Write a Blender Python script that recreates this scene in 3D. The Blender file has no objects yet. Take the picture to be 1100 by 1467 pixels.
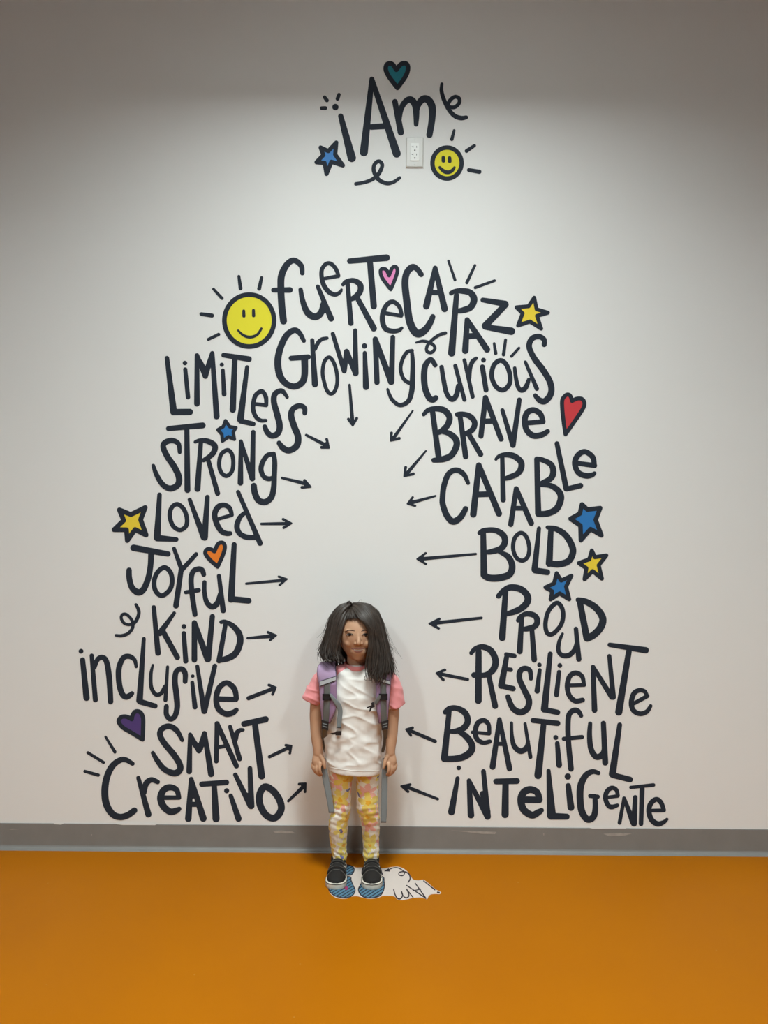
import bpy, bmesh, math, random
from mathutils import Vector, Matrix, noise
from mathutils.geometry import tessellate_polygon
from mathutils.bvhtree import BVHTree

random.seed(7)
S = bpy.context.scene
COL = S.collection
PI = math.pi

# ------------------------------------------------------------------ camera
FPX, CX, CY = 1102.0, 550.0, 733.5
DIST, CAMH, ROLL = 2.92, 1.29, math.radians(0.48)
cam_d = bpy.data.cameras.new('camera')
cam_d.sensor_fit = 'VERTICAL'
cam_d.sensor_height = 36.0
cam_d.lens = 36.0 * FPX / 1467.0
cam = bpy.data.objects.new('camera', cam_d)
COL.objects.link(cam)
CAM_POS = Vector((0, -DIST, CAMH))
RC = Matrix.Rotation(PI / 2, 3, 'X') @ Matrix.Rotation(ROLL, 3, 'Z')
cam.matrix_world = Matrix.Translation(CAM_POS) @ RC.to_4x4()
S.camera = cam

# ------------------------------------------------------------------ world, exposure, lamps
w = bpy.data.worlds.new('world'); S.world = w
w.use_nodes = True
w.node_tree.nodes['Background'].inputs[0].default_value = (0.8, 0.85, 0.9, 1)
w.node_tree.nodes['Background'].inputs[1].default_value = 0.05
S.view_settings.view_transform = 'Standard'
S.view_settings.look = 'None'
S.view_settings.gamma = 1.0
S.view_settings.use_curve_mapping = False
S.view_settings.exposure = 0.0
S.cycles.max_bounces = 10
S.cycles.diffuse_bounces = 6

CEIL = 3.52
RECESS = 0.335
# (x, y, size x, size y, watts) of the recessed ceiling light and two added fill lights
LAMPS = [(0.02, -1.45, 0.60, 0.60, 146.0),
         (-1.9, -4.3, 0.60, 1.20, 182.0),  # this and the next are unseen, added behind the camera as general fill
         (1.9, -4.3, 0.60, 1.20, 182.0)]
for (lx, ly, sx, sy, pw) in LAMPS:
    ld = bpy.data.lights.new('ceiling_or_fill_lamp', 'AREA')
    ld.shape = 'RECTANGLE'; ld.size = sx * 0.94; ld.size_y = sy * 0.94
    ld.energy = pw; ld.color = (0.895, 1.0, 0.99)
    lo = bpy.data.objects.new('ceiling_or_fill_lamp', ld); COL.objects.link(lo)
    lo.location = (lx, ly, CEIL + RECESS - 0.01)

# ------------------------------------------------------------------ helpers
def ray(px, py):
    return RC @ Vector(((px - CX) / FPX, -(py - CY) / FPX, -1.0))

def P(px, py, y=0.0):
    """the point of the upright plane y = const that the photograph shows at (px, py)"""
    d = ray(px, py)
    t = (y - CAM_POS.y) / d.y
    return CAM_POS + d * t

def F(px, py, z=0.0):
    """the point of the level plane z = const that the photograph shows at (px, py)"""
    d = ray(px, py)
    t = (z - CAM_POS.z) / d.z
    return CAM_POS + d * t

def px_of(v):
    l = RC.transposed() @ (v - CAM_POS)
    return (CX + FPX * l.x / -l.z, CY - FPX * l.y / -l.z)

def mat(name, col, rough=0.5, spec=0.4, bump=None, coat=0.0, sheen=0.0, vary=None):
    m = bpy.data.materials.new(name); m.use_nodes = True
    nt = m.node_tree; b = nt.nodes['Principled BSDF']
    b.inputs['Base Color'].default_value = (*col, 1)
    b.inputs['Roughness'].default_value = rough
    b.inputs['Specular IOR Level'].default_value = spec
    b.inputs['Coat Weight'].default_value = coat
    b.inputs['Sheen Weight'].default_value = sheen
    tc = nt.nodes.new('ShaderNodeTexCoord')
    if vary:
        sc, amt = vary
        n = nt.nodes.new('ShaderNodeTexNoise'); n.inputs['Scale'].default_value = sc
        n.inputs['Detail'].default_value = 5
        nt.links.new(tc.outputs['Object'], n.inputs['Vector'])
        mx = nt.nodes.new('ShaderNodeMix'); mx.data_type = 'RGBA'
        mx.inputs['A'].default_value = (*[c * (1 - amt) for c in col], 1)
        mx.inputs['B'].default_value = (*[min(1, c * (1 + amt)) for c in col], 1)
        nt.links.new(n.outputs['Fac'], mx.inputs['Factor'])
        nt.links.new(mx.outputs['Result'], b.inputs['Base Color'])
    if bump:
        sc, st, dist = bump
        n = nt.nodes.new('ShaderNodeTexNoise'); n.inputs['Scale'].default_value = sc
        n.inputs['Detail'].default_value = 3
        nt.links.new(tc.outputs['Object'], n.inputs['Vector'])
        bp = nt.nodes.new('ShaderNodeBump'); bp.inputs['Strength'].default_value = st
        bp.inputs['Distance'].default_value = dist
        nt.links.new(n.outputs['Fac'], bp.inputs['Height'])
        nt.links.new(bp.outputs['Normal'], b.inputs['Normal'])
    return m

def link(name, me, m=None, parent=None, smooth=False):
    o = bpy.data.objects.new(name, me); COL.objects.link(o)
    if m is not None and not me.materials: me.materials.append(m)
    if parent is not None: o.parent = parent
    if smooth:
        for p in me.polygons: p.use_smooth = True
    return o

def origin_of(parent):
    o = Vector((0, 0, 0))
    while parent is not None:
        o = o + parent.location; parent = parent.parent
    return o

def obj(name, bm, m, parent=None, smooth=False, recalc=True):
    """links a bmesh (world coordinates) as one object under its parent"""
    if recalc: bmesh.ops.recalc_face_normals(bm, faces=bm.faces[:])
    me = bpy.data.meshes.new(name); 
    org = origin_of(parent)
    bmesh.ops.translate(bm, verts=bm.verts[:], vec=-org)
    bm.to_mesh(me); bm.free()
    return link(name, me, m, parent, smooth)

def tag(o, label=None, cat=None, group=None, kind=None):
    if label: o['label'] = label
    if cat: o['category'] = cat
    if group: o['group'] = group
    if kind: o['kind'] = kind
    return o

def thing(name, loc, label, cat, group=None):
    o = bpy.data.objects.new(name, None); COL.objects.link(o)
    o.location = loc; o.empty_display_size = 0.05
    return tag(o, label, cat, group)

def box(bm, x0, x1, y0, y1, z0, z1):
    r = bmesh.ops.create_cube(bm, size=1.0)
    for v in r['verts']:
        v.co = Vector(((x0 + x1) / 2 + v.co.x * (x1 - x0), (y0 + y1) / 2 + v.co.y * (y1 - y0), (z0 + z1) / 2 + v.co.z * (z1 - z0)))
    return r['verts']

def ball(bm, c, rx, ry, rz, u=24, v=16, rot=None):
    r = bmesh.ops.create_uvsphere(bm, u_segments=u, v_segments=v, radius=1.0)
    for q in r['verts']:
        p = Vector((q.co.x * rx, q.co.y * ry, q.co.z * rz))
        if rot is not None: p = rot @ p
        q.co = p + c
    return r['verts']

def cr(pts, n=8):
    """Catmull-Rom through tuples of any length"""
    out = []
    k = len(pts); d = len(pts[0])
    for i in range(k - 1):
        a, b, c, e = pts[max(i - 1, 0)], pts[i], pts[i + 1], pts[min(i + 2, k - 1)]
        for j in range(n):
            t = j / n
            out.append(tuple(0.5 * (2 * b[q] + (c[q] - a[q]) * t + (2 * a[q] - 5 * b[q] + 4 * c[q] - e[q]) * t * t
                                    + (3 * b[q] - a[q] - 3 * c[q] + e[q]) * t ** 3) for q in range(d)))
    out.append(tuple(pts[-1]))
    return out

def tube(bm, pts, seg=12, flat=1.0, up=None, cap=True):
    """round tube through (Vector, radius) with rounded closed ends"""
    pts = [(Vector(p), r) for p, r in pts]
    if cap:
        d0 = (pts[0][0] - pts[1][0]).normalized(); d1 = (pts[-1][0] - pts[-2][0]).normalized()
        a, ra = pts[0]; b, rb = pts[-1]
        pts = [(a + d0 * ra * .95, ra * .25), (a + d0 * ra * .7, ra * .7)] + pts + [(b + d1 * rb * .7, rb * .7), (b + d1 * rb * .95, rb * .25)]
    rings = []; prev = up.copy() if up is not None else None
    for i, (p, r) in enumerate(pts):
        t = (pts[min(i + 1, len(pts) - 1)][0] - pts[max(i - 1, 0)][0])
        t = t.normalized() if t.length > 1e-9 else Vector((0, 0, 1))
        if prev is None:
            prev = Vector((0, -1, 0)) if abs(t.y) < .9 else Vector((1, 0, 0))
        n = (prev - t * prev.dot(t)).normalized(); prev = n
        b = t.cross(n)
        rings.append([bm.verts.new(p + n * (math.cos(2 * PI * j / seg) * r * flat) + b * (math.sin(2 * PI * j / seg) * r)) for j in range(seg)])
    for a, b in zip(rings, rings[1:]):
        for j in range(seg):
            bm.faces.new((a[j], a[(j + 1) % seg], b[(j + 1) % seg], b[j]))
    bm.faces.new(rings[0][::-1]); bm.faces.new(rings[-1])

def loft(bm, rings, closed_ends=True):
    vs = [[bm.verts.new(p) for p in r] for r in rings]
    n = len(vs[0])
    for a, b in zip(vs, vs[1:]):
        for j in range(n):
            bm.faces.new((a[j], a[(j + 1) % n], b[(j + 1) % n], b[j]))
    if closed_ends:
        bm.faces.new(vs[0][::-1]); bm.faces.new(vs[-1])
    return vs

def sup(a, n=2.0):
    c, s = math.cos(a), math.sin(a)
    return (math.copysign(abs(c) ** (2 / n), c), math.copysign(abs(s) ** (2 / n), s))

def remeshed(bm, voxel, smooth=4):
    me = bpy.data.meshes.new('tmp'); bmesh.ops.recalc_face_normals(bm, faces=bm.faces[:]); bm.to_mesh(me); bm.free()
    o = bpy.data.objects.new('tmp', me); COL.objects.link(o)
    r = o.modifiers.new('r', 'REMESH'); r.mode = 'VOXEL'; r.voxel_size = voxel
    if smooth:
        s = o.modifiers.new('s', 'SMOOTH'); s.iterations = smooth; s.factor = 0.5
    dg = bpy.context.evaluated_depsgraph_get(); dg.update()
    out = bpy.data.meshes.new_from_object(o.evaluated_get(dg))
    bpy.data.objects.remove(o)
    res = bmesh.new(); res.from_mesh(out); bpy.data.meshes.remove(out)
    return res

# ------------------------------------------------------------------ materials of the setting
def wall_material():
    m = mat('painted white wall', (0.80, 0.795, 0.78), 0.55, 0.25, bump=(260, 0.06, 0.001), vary=(0.9, 0.012))
    return m

def floor_material():
    m = bpy.data.materials.new('orange sheet floor'); m.use_nodes = True
    nt = m.node_tree; b = nt.nodes['Principled BSDF']
    tc = nt.nodes.new('ShaderNodeTexCoord')
    n1 = nt.nodes.new('ShaderNodeTexNoise'); n1.inputs['Scale'].default_value = 2.2; n1.inputs['Detail'].default_value = 6
    n2 = nt.nodes.new('ShaderNodeTexNoise'); n2.inputs['Scale'].default_value = 260; n2.inputs['Detail'].default_value = 2
    n3 = nt.nodes.new('ShaderNodeTexVoronoi'); n3.inputs['Scale'].default_value = 9
    for n in (n1, n2, n3): nt.links.new(tc.outputs['Object'], n.inputs['Vector'])
    mx = nt.nodes.new('ShaderNodeMix'); mx.data_type = 'RGBA'
    mx.inputs['A'].default_value = (0.345, 0.101, 0.0005, 1); mx.inputs['B'].default_value = (0.405, 0.128, 0.0008, 1)
    ad = nt.nodes.new('ShaderNodeMath'); ad.operation = 'MULTIPLY_ADD'; ad.inputs[1].default_value = 0.25
    nt.links.new(n2.outputs['Fac'], ad.inputs[0]); nt.links.new(n1.outputs['Fac'], ad.inputs[2])
    nt.links.new(ad.outputs[0], mx.inputs['Factor'])
    # tiny pale specks of dirt
    rp = nt.nodes.new('ShaderNodeMapRange'); rp.inputs[1].default_value = 0.012; rp.inputs[2].default_value = 0.03
    rp.inputs[3].default_value = 0.35; rp.inputs[4].default_value = 0.0
    nt.links.new(n3.outputs['Distance'], rp.inputs[0])
    mx2 = nt.nodes.new('ShaderNodeMix'); mx2.data_type = 'RGBA'
    nt.links.new(rp.outputs[0], mx2.inputs['Factor'])
    nt.links.new(mx.outputs['Result'], mx2.inputs['A']); mx2.inputs['B'].default_value = (0.45, 0.27, 0.10, 1)
    nt.links.new(mx2.outputs['Result'], b.inputs['Base Color'])
    mr = nt.nodes.new('ShaderNodeMapRange'); mr.inputs[3].default_value = 0.36; mr.inputs[4].default_value = 0.5
    nt.links.new(n1.outputs['Fac'], mr.inputs[0]); nt.links.new(mr.outputs[0], b.inputs['Roughness'])
    b.inputs['Specular IOR Level'].default_value = 0.06
    bp = nt.nodes.new('ShaderNodeBump'); bp.inputs['Strength'].default_value = 0.12; bp.inputs['Distance'].default_value = 0.001
    nt.links.new(n2.outputs['Fac'], bp.inputs['Height']); nt.links.new(bp.outputs['Normal'], b.inputs['Normal'])
    return m

M_WALL = wall_material()
M_FLOOR = floor_material()
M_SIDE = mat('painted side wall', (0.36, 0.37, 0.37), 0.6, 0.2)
M_CEIL = mat('white ceiling tile', (0.60, 0.60, 0.60), 0.8, 0.1, bump=(80, 0.2, 0.002))
M_BASE = mat('grey rubber base', (0.215, 0.21, 0.20), 0.42, 0.45, vary=(14, 0.10))
M_SCUFF = mat('pale scuff', (0.36, 0.33, 0.30), 0.6, 0.2, vary=(60, 0.25))
M_HOUSE = mat('lamp housing', (0.16, 0.16, 0.16), 0.5, 0.3)

# ------------------------------------------------------------------ the room
XR, YB = 3.6, -7.5
bm = bmesh.new(); box(bm, -XR, XR, 0, 0.12, -0.1, CEIL + 0.4)
tag(obj('wall_back', bm, M_WALL), kind='structure')
for nm, a in (('wall_left', (-XR - .12, -XR, YB, 0.12, -0.1, CEIL + .4)), ('wall_right', (XR, XR + .12, YB, 0.12, -0.1, CEIL + .4)),
              ('wall_front', (-XR - .12, XR + .12, YB - .12, YB, -0.1, CEIL + .4))):
    bm = bmesh.new(); box(bm, *a); tag(obj(nm, bm, M_SIDE), kind='structure')
FLY = -2.3      # where the orange sheet floor meets the unseen grey floor added to tame orange bounce
bm = bmesh.new(); box(bm, -XR - .12, XR + .12, FLY, 0.12, -0.1, 0.0)
tag(obj('floor', bm, M_FLOOR), kind='structure')
bm = bmesh.new(); box(bm, -XR - .12, XR + .12, YB - .12, FLY, -0.1, 0.0)
tag(obj('floor_added_grey', bm, mat('unseen grey floor', (0.12, 0.125, 0.14), 0.9, 0.05, bump=(400, 0.5, 0.002))), kind='structure')

# ceiling with an opening for each recessed light, added fills too
xs = sorted({-XR - .1, XR + .1} | {l[0] - l[2] / 2 for l in LAMPS} | {l[0] + l[2] / 2 for l in LAMPS})
ys = sorted({YB - .1, 0.1} | {l[1] - l[3] / 2 for l in LAMPS} | {l[1] + l[3] / 2 for l in LAMPS})
bm = bmesh.new()
for x0, x1 in zip(xs, xs[1:]):
    for y0, y1 in zip(ys, ys[1:]):
        mx_, my_ = (x0 + x1) / 2, (y0 + y1) / 2
        if any(abs(mx_ - l[0]) < l[2] / 2 and abs(my_ - l[1]) < l[3] / 2 for l in LAMPS): continue
        box(bm, x0, x1, y0, y1, CEIL, CEIL + 0.02)
tag(obj('ceiling', bm, M_CEIL), kind='structure')
for k, (lx, ly, sx, sy, pw) in enumerate(LAMPS):  # housings; the rear two serve the added fill lights
    bm = bmesh.new(); t = .02; zt = CEIL + RECESS
    box(bm, lx - sx / 2 - t, lx + sx / 2 + t, ly - sy / 2 - t, ly + sy / 2 + t, zt, zt + t)
    box(bm, lx - sx / 2 - t, lx - sx / 2, ly - sy / 2 - t, ly + sy / 2 + t, CEIL + .02, zt)
    box(bm, lx + sx / 2, lx + sx / 2 + t, ly - sy / 2 - t, ly + sy / 2 + t, CEIL + .02, zt)
    box(bm, lx - sx / 2, lx + sx / 2, ly - sy / 2 - t, ly - sy / 2, CEIL + .02, zt)
    box(bm, lx - sx / 2, lx + sx / 2, ly + sy / 2, ly + sy / 2 + t, CEIL + .02, zt)
    tag(obj('trim_%d' % (k + 1), bm, M_HOUSE), kind='structure')

# grey rubber cove base along the wall
prof = [(0.0, 0.098), (-0.0022, 0.0985), (-0.0032, 0.097), (-0.0034, 0.016), (-0.005, 0.011), (-0.009, 0.006), (-0.0145, 0.003), (-0.016, 0.0), (0.0, 0.0)]
bm = bmesh.new()
loft(bm, [[Vector((x, y, z)) for (y, z) in prof] for x in (-XR, XR)])
BASEB = tag(obj('baseboard_back', bm, M_BASE), kind='structure')

def poly_at(bm, pts, y):
    vs = [bm.verts.new(P(a, b, y)) for a, b in pts]
    bm.faces.new(vs)
for pts in ([(645, 1189.6), (675, 1190.6), (711, 1191.6), (709, 1195), (690, 1194.6), (668, 1192)],
            [(864, 1194.5), (885, 1193.2), (905, 1194), (895, 1197.2), (872, 1198)],
            [(391, 1190.6), (402, 1189.6), (418, 1191), (424, 1194), (408, 1194), (394, 1193.6)],
            [(10, 1187.3), (20, 1187), (27, 1188.2), (16, 1188.6)],
            [(130, 1195.5), (131.6, 1194.8), (132, 1196.5), (130.6, 1197)],
            [(778, 1193.5), (779.5, 1193.5), (779.5, 1196.5), (778.3, 1197)]):
    bm = bmesh.new(); poly_at(bm, pts, -0.0039)
    obj('scuff_mark', bm, M_SCUFF, BASEB)
# white paint that runs over the upper edge of the base
for pts in ([(166, 1179.6), (190, 1180.2), (225, 1180.8), (222, 1182.2), (176, 1182), (168, 1181)],
            [(76, 1179), (92, 1179.3), (88, 1181.4), (78, 1180.8)],
            [(842, 1185.4), (900, 1185.6), (896, 1186.9), (850, 1187.4)]):
    bm = bmesh.new(); poly_at(bm, pts, -0.0040)
    obj('paint_drip', bm, M_WALL, BASEB)

# ------------------------------------------------------------------ wall lettering
M_INK = mat('dark navy vinyl', (0.0245, 0.0310, 0.0445), 0.6, 0.10)
def vinyl(name, c): return mat(name, c, 0.6, 0.12)
M_YEL = vinyl('yellow vinyl', (0.80, 0.72, 0.045))
M_GOLD = vinyl('golden yellow vinyl', (0.83, 0.63, 0.055))
M_BLUE = vinyl('blue vinyl', (0.035, 0.19, 0.50))
M_LBLUE = vinyl('light blue vinyl', (0.075, 0.25, 0.60))
M_TEAL = vinyl('teal vinyl', (0.025, 0.20, 0.26))
M_PINK = vinyl('pink vinyl', (0.78, 0.26, 0.52))
M_ORANGE = vinyl('orange vinyl', (0.82, 0.22, 0.03))
M_RED = vinyl('red vinyl', (0.60, 0.055, 0.065))
M_PURPLE = vinyl('purple vinyl', (0.09, 0.055, 0.20))

class Decal:
    """flat shapes drawn in photograph pixels and laid on a plane as thin film"""
    def __init__(s, plane=lambda x, y: P(x, y, 0.0), nrm=Vector((0, -1, 0)), t=0.0007, step=0.00002):
        s.v = []; s.f = []; s.plane = plane; s.n = nrm; s.t = t; s.k = 0; s.step = step
    def add(s, pts, faces, loops, ramp=None):
        h = s.t + s.k * s.step; s.k += 1
        b = len(s.v); g = [s.plane(x, y) for x, y in pts]
        s.v += [q + s.n * (h + (ramp[i] if ramp else 0)) for i, q in enumerate(g)]
        for f in faces:
            a = 0
            for i in range(len(f)):
                x0, y0 = pts[f[i]]; x1, y1 = pts[f[(i + 1) % len(f)]]; a += x0 * y1 - x1 * y0
            if abs(a) < 1e-9: continue
            f = list(f) if a < 0 else list(f)[::-1]
            s.f.append([b + i for i in f])
        c = len(s.v); s.v += [q for q in g]
        for lp in loops:
            a = sum(pts[lp[i]][0] * pts[lp[(i + 1) % len(lp)]][1] - pts[lp[(i + 1) % len(lp)]][0] * pts[lp[i]][1] for i in range(len(lp)))
            if a > 0: lp = lp[::-1]
            for i in range(len(lp)):
                p, q = lp[i], lp[(i + 1) % len(lp)]
                s.f.append([b + q, b + p, c + p, c + q])
    def capsule(s, a, b):
        (x0, y0, w0), (x1, y1, w1) = a, b
        r0, r1 = w0 / 2, w1 / 2; d = math.hypot(x1 - x0, y1 - y0)
        if d < 1e-6 or d <= abs(r0 - r1): return s.dot(x0, y0, max(w0, w1))
        th = math.atan2(y1 - y0, x1 - x0); ph = math.acos((r0 - r1) / d); n = 10; pts = []
        for i in range(n + 1):
            q = th - ph + 2 * ph * i / n; pts.append((x1 + math.cos(q) * r1, y1 + math.sin(q) * r1))
        for i in range(n + 1):
            q = th + ph + (2 * PI - 2 * ph) * i / n; pts.append((x0 + math.cos(q) * r0, y0 + math.sin(q) * r0))
        idx = list(range(len(pts))); s.add(pts, [idx], [idx])
    def dot(s, x, y, w, h=None):
        h = h or w
        pts = [(x + math.cos(2 * PI * i / 24) * w / 2, y + math.sin(2 * PI * i / 24) * h / 2) for i in range(24)]
        s.add(pts, [list(range(24))], [list(range(24))])
    def curve(s, pts):
        c = cr(pts, 8); L = []; R = []
        for i, (x, y, w) in enumerate(c):
            a = c[max(i - 1, 0)]; b = c[min(i + 1, len(c) - 1)]
            tx, ty = b[0] - a[0], b[1] - a[1]; l = math.hypot(tx, ty) or 1; nx, ny = -ty / l, tx / l
            L.append((x + nx * w / 2, y + ny * w / 2)); R.append((x - nx * w / 2, y - ny * w / 2))
        def capp(c0, c1, frm):
            th = math.atan2(frm[1] - c0[1], frm[0] - c0[0]); r = c0[2] / 2
            dx, dy = c0[0] - c1[0], c0[1] - c1[1]
            sg = 1 if (math.cos(th + PI / 2) * dx + math.sin(th + PI / 2) * dy) > 0 else -1
            return [(c0[0] + math.cos(th + sg * PI * i / 8) * r, c0[1] + math.sin(th + sg * PI * i / 8) * r) for i in range(1, 8)]
        e1 = capp(c[-1], c[-2], L[-1]); e0 = capp(c[0], c[1], R[0])
        n = len(L); p = L + R + e1 + e0
        fs = [[i, i + 1, n + i + 1, n + i] for i in range(n - 1)]
        fs.append([n - 1] + [2 * n + i for i in range(7)] + [2 * n - 1])
        fs.append([n] + [2 * n + 7 + i for i in range(7)] + [0])
        s.add(p, fs, [list(range(n)) + [2 * n + i for i in range(7)] + [n + i for i in range(n - 1, -1, -1)] + [2 * n + 7 + i for i in range(7)]],
              [i * 5e-6 for i in range(n)] * 2 + [n * 5e-6] * 7 + [0.0] * 7)
    def ring(s, pts, wd):
        k = len(pts); c = cr([pts[-1]] + list(pts) + [pts[0], pts[1]], 6)[6:6 + 6 * k]; n = len(c); O = []; I = []
        for i in range(n):
            a = c[i - 1]; b = c[(i + 1) % n]; tx, ty = b[0] - a[0], b[1] - a[1]; l = math.hypot(tx, ty) or 1
            nx, ny = -ty / l, tx / l
            O.append((c[i][0] + nx * wd / 2, c[i][1] + ny * wd / 2)); I.append((c[i][0] - nx * wd / 2, c[i][1] - ny * wd / 2))
        s.add(O + I, [[i, (i + 1) % n, n + (i + 1) % n, n + i] for i in range(n)], [list(range(n)), list(range(n, 2 * n))])
    def poly(s, pts):
        tr = tessellate_polygon([[Vector((x, y, 0)) for x, y in pts]])
        s.add(list(pts), [list(t) for t in tr], [list(range(len(pts)))])
    def draw(s, dsl):
        """'@x,y[,scale]' sets the drawing frame; s polyline, c curve, o closed curve, d dot, p filled polygon"""
        ox, oy, sc = 0, 0, 1.0
        for cmd in dsl.split(';'):
            tk = cmd.split()
            if not tk: continue
            if tk[0][0] == '@':
                a = [float(q) for q in tk[0][1:].split(',')]; ox, oy = a[0], a[1]; sc = a[2] if len(a) > 2 else 55 / 12
                tk = tk[1:]
                if not tk: continue
            op = tk[0]; w0 = None; args = tk[1:]
            if op == 'o': w0 = float(args[0]) / sc; args = args[1:]
            pts = []; lw = 20 / sc
            for q in args:
                a = [float(z) for z in q.split(',')]
                if len(a) > 2: lw = a[2] / sc
                pts.append((ox + a[0] / sc, oy + a[1] / sc, lw))
            if op == 's':
                for a, b in zip(pts, pts[1:]): s.capsule(a, b)
            elif op == 'c': s.curve(pts)
            elif op == 'o': s.ring([q[:2] for q in pts], w0)
            elif op == 'd':
                for q in pts: s.dot(*q)
            elif op == 'p': s.poly([q[:2] for q in pts])
        return s
    def build(s, name, m, parent=None):
        org = origin_of(parent); me = bpy.data.meshes.new(name)
        me.from_pydata([q - org for q in s.v], [], s.f); me.update()
        return link(name, me, m, parent)
    def low(s):
        n = len(s.v); c = sum(s.v, Vector()) / n
        return Vector((c.x, 0.0, min(q.z for q in s.v)))

INK_GROUP = 'hand-lettered words on the wall'
def word(label, letters):
    ds = [Decal().draw(d) for d in letters]
    c = sum((d.low() for d in ds), Vector()) / len(ds); c.z = min(d.low().z for d in ds)
    t = thing('wall_word', c, label, 'wall lettering', INK_GROUP)
    for d in ds: d.build('letter', M_INK, t)
    return t

word('dark navy hand-lettered words "i Am" high on the wall around the outlet', [
    '@430,70,3.9286 d 198,328,36; s 228,379,30 290,614,48',
    '@430,70,3.9286 s 403,171,28 358,582,46; s 403,171,28 543,590,46; s 400,440,32 478,435,34',
    '@430,70,3.9286 s 533,298,32 566,470,36; c 560,420,16 566,345,30 590,300,34 620,286,38 645,312,38 653,360,36 652,425,26; c 655,380,20 662,320,34 690,284,40 720,288,42 742,328,42 741,400,38 727,484,36'])
word('dark navy word "fuerte" starting beside the large smiling sun', [
    '@380,350 c 243,190,30 235,140,36 190,106,38 145,130,42 108,200,46 102,280,46 108,400,46 120,504,46; s 54,301,32 162,300,38',
    '@380,350 c 232,298,30 245,370,36 275,445,44 325,476,46 365,450,44 378,390,30; s 345,278,28 432,488,40; s 372,400,30 385,440,30',
    '@380,350 s 385,226,22 480,208,26; c 480,205,26 462,160,28 430,128,28 398,130,28 372,165,28 370,215,30 385,270,32 420,315,32 460,330,28 490,315,24 500,299,18',
    '@380,350 c 510,265,24 530,245,28 580,238,34 622,265,40 622,310,40 592,345,38 560,362,30; s 540,255,30 562,518,36; s 600,345,34 712,552,42',
    '@380,350 s 554,110,36 796,88,44; s 687,115,40 712,406,42',
    '@380,350 s 790,452,26 893,470,24; c 895,462,26 880,410,28 840,378,30 800,395,32 772,450,34 770,510,36 790,555,34 835,570,32 875,565,28 897,550,20'])
word('dark navy word "CAPAZ" ending at the upper yellow star', [
    '@560,360 c 198,152,36 170,115,36 140,105,44 105,140,44 92,210,46 105,340,48 120,450,50 150,520,52 185,540,52 230,510,46 262,460,40 274,430,36',
    '@560,360 s 290,110,32 232,360,44; s 290,110,32 352,378,44; s 262,270,34 325,272,34',
    '@560,360 c 395,275,30 420,262,30 465,260,38 520,272,42 545,315,46 525,365,42 480,385,40 440,392,32; s 430,290,36 398,668,48',
    '@560,360 s 500,450,34 488,652,44; s 500,450,34 630,645,42; s 510,558,40 560,554,38',
    '@560,360 s 603,320,32 750,345,42; s 752,350,42 618,490,46; s 618,497,36 790,525,50'])
word('dark navy word "GroWiNg" at the arch top above the downward arrow', [
    '@380,450 c 253,175,28 225,125,34 190,106,38 140,140,42 100,220,44 82,310,46 95,400,46 135,455,42 190,475,42 240,450,44 258,400,44 258,295,46; s 170,290,34 281,282,36',
    '@380,450 s 308,172,28 326,460,42; c 328,230,24 345,190,28 370,166,26 405,158,22',
    '@380,450 o 26 418,284 446,312 468,380 472,450 456,505 430,523 404,500 385,440 376,380 388,312',
    '@380,450 s 443,130,28 518,373,34; s 518,373,34 534,246,36; s 534,246,36 592,388,36; s 590,108,28 593,388,40; s 535,275,40 580,340,40',
    '@380,450 d 651,209,36; s 653,256,28 661,478,42',
    '@380,450 s 722,165,36 733,448,36; s 722,165,36 826,445,42; s 837,152,32 828,445,40',
    '@380,450 c 965,240,22 930,250,26 900,300,26 888,360,26 905,420,26 940,450,26 962,448,22; c 962,240,24 968,330,32 966,430,36 962,500,36 940,570,32 885,598,28 835,565,26 812,520,22 803,494,18'])
word('dark navy word "curious" ending in a long s, with three dashes over its o', [
    '@560,450 c 290,335,32 272,306,32 255,300,34 225,340,40 217,410,42 225,490,42 250,548,42 275,563,38 294,550,36',
    '@560,450 c 332,348,30 345,430,32 365,520,32 400,560,34 430,530,36 440,470,28; s 422,340,28 482,562,28',
    '@560,450 s 482,303,26 536,542,28; c 518,420,20 520,355,28 535,312,30 560,290,22',
    '@560,450 d 607,302,32; s 600,347,34 624,498,34',
    '@560,450 o 32 718,304 757,332 781,400 776,462 735,499 688,475 661,408 675,336',
    '@560,450 c 812,355,24 820,420,28 835,480,30 858,500,34 885,480,34 905,430,26; s 882,315,22 957,490,30',
    '@560,450 c 1006,200,34 1005,168,34 970,147,36 925,162,38 907,215,38 940,290,40 1000,370,42 1045,450,42 1050,520,42 1012,570,42 975,565,38 947,535,30'])
word('dark navy word "LiMiTLess" stepping down left of the arch, above STRONG', [
    '@220,490 s 88,106,30 132,458,46; s 130,460,42 238,459,42',
    '@220,490 d 206,138,30; s 208,180,28 226,362,30',
    '@220,490 s 285,88,30 285,405,38; s 285,88,30 340,224,36; s 340,224,36 385,74,30; s 385,74,30 414,488,40; s 305,130,34 340,200,40; s 375,110,34 345,200,38',
    '@220,490 d 448,149,28; s 455,185,24 463,342,32',
    '@220,490 s 460,86,32 626,112,38; s 533,115,36 520,444,42',
    '@220,490 s 614,166,28 570,508,46; s 572,518,36 654,538,32',
    '@220,490 s 662,406,24 740,415,26; c 740,415,26 738,365,30 720,330,30 700,326,30 670,350,30 655,400,30 655,450,30 675,495,28 705,515,26 737,515,22',
    '@220,490 c 877,362,22 850,326,32 825,322,34 795,345,38 790,395,40 810,470,42 828,550,42 815,600,40 775,615,38 745,590,36 730,556,32',
    '@220,490 c 992,466,32 990,432,34 955,419,36 915,440,38 903,485,42 925,560,44 948,620,44 940,680,44 890,712,40 850,695,40 824,663,32'])
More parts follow.
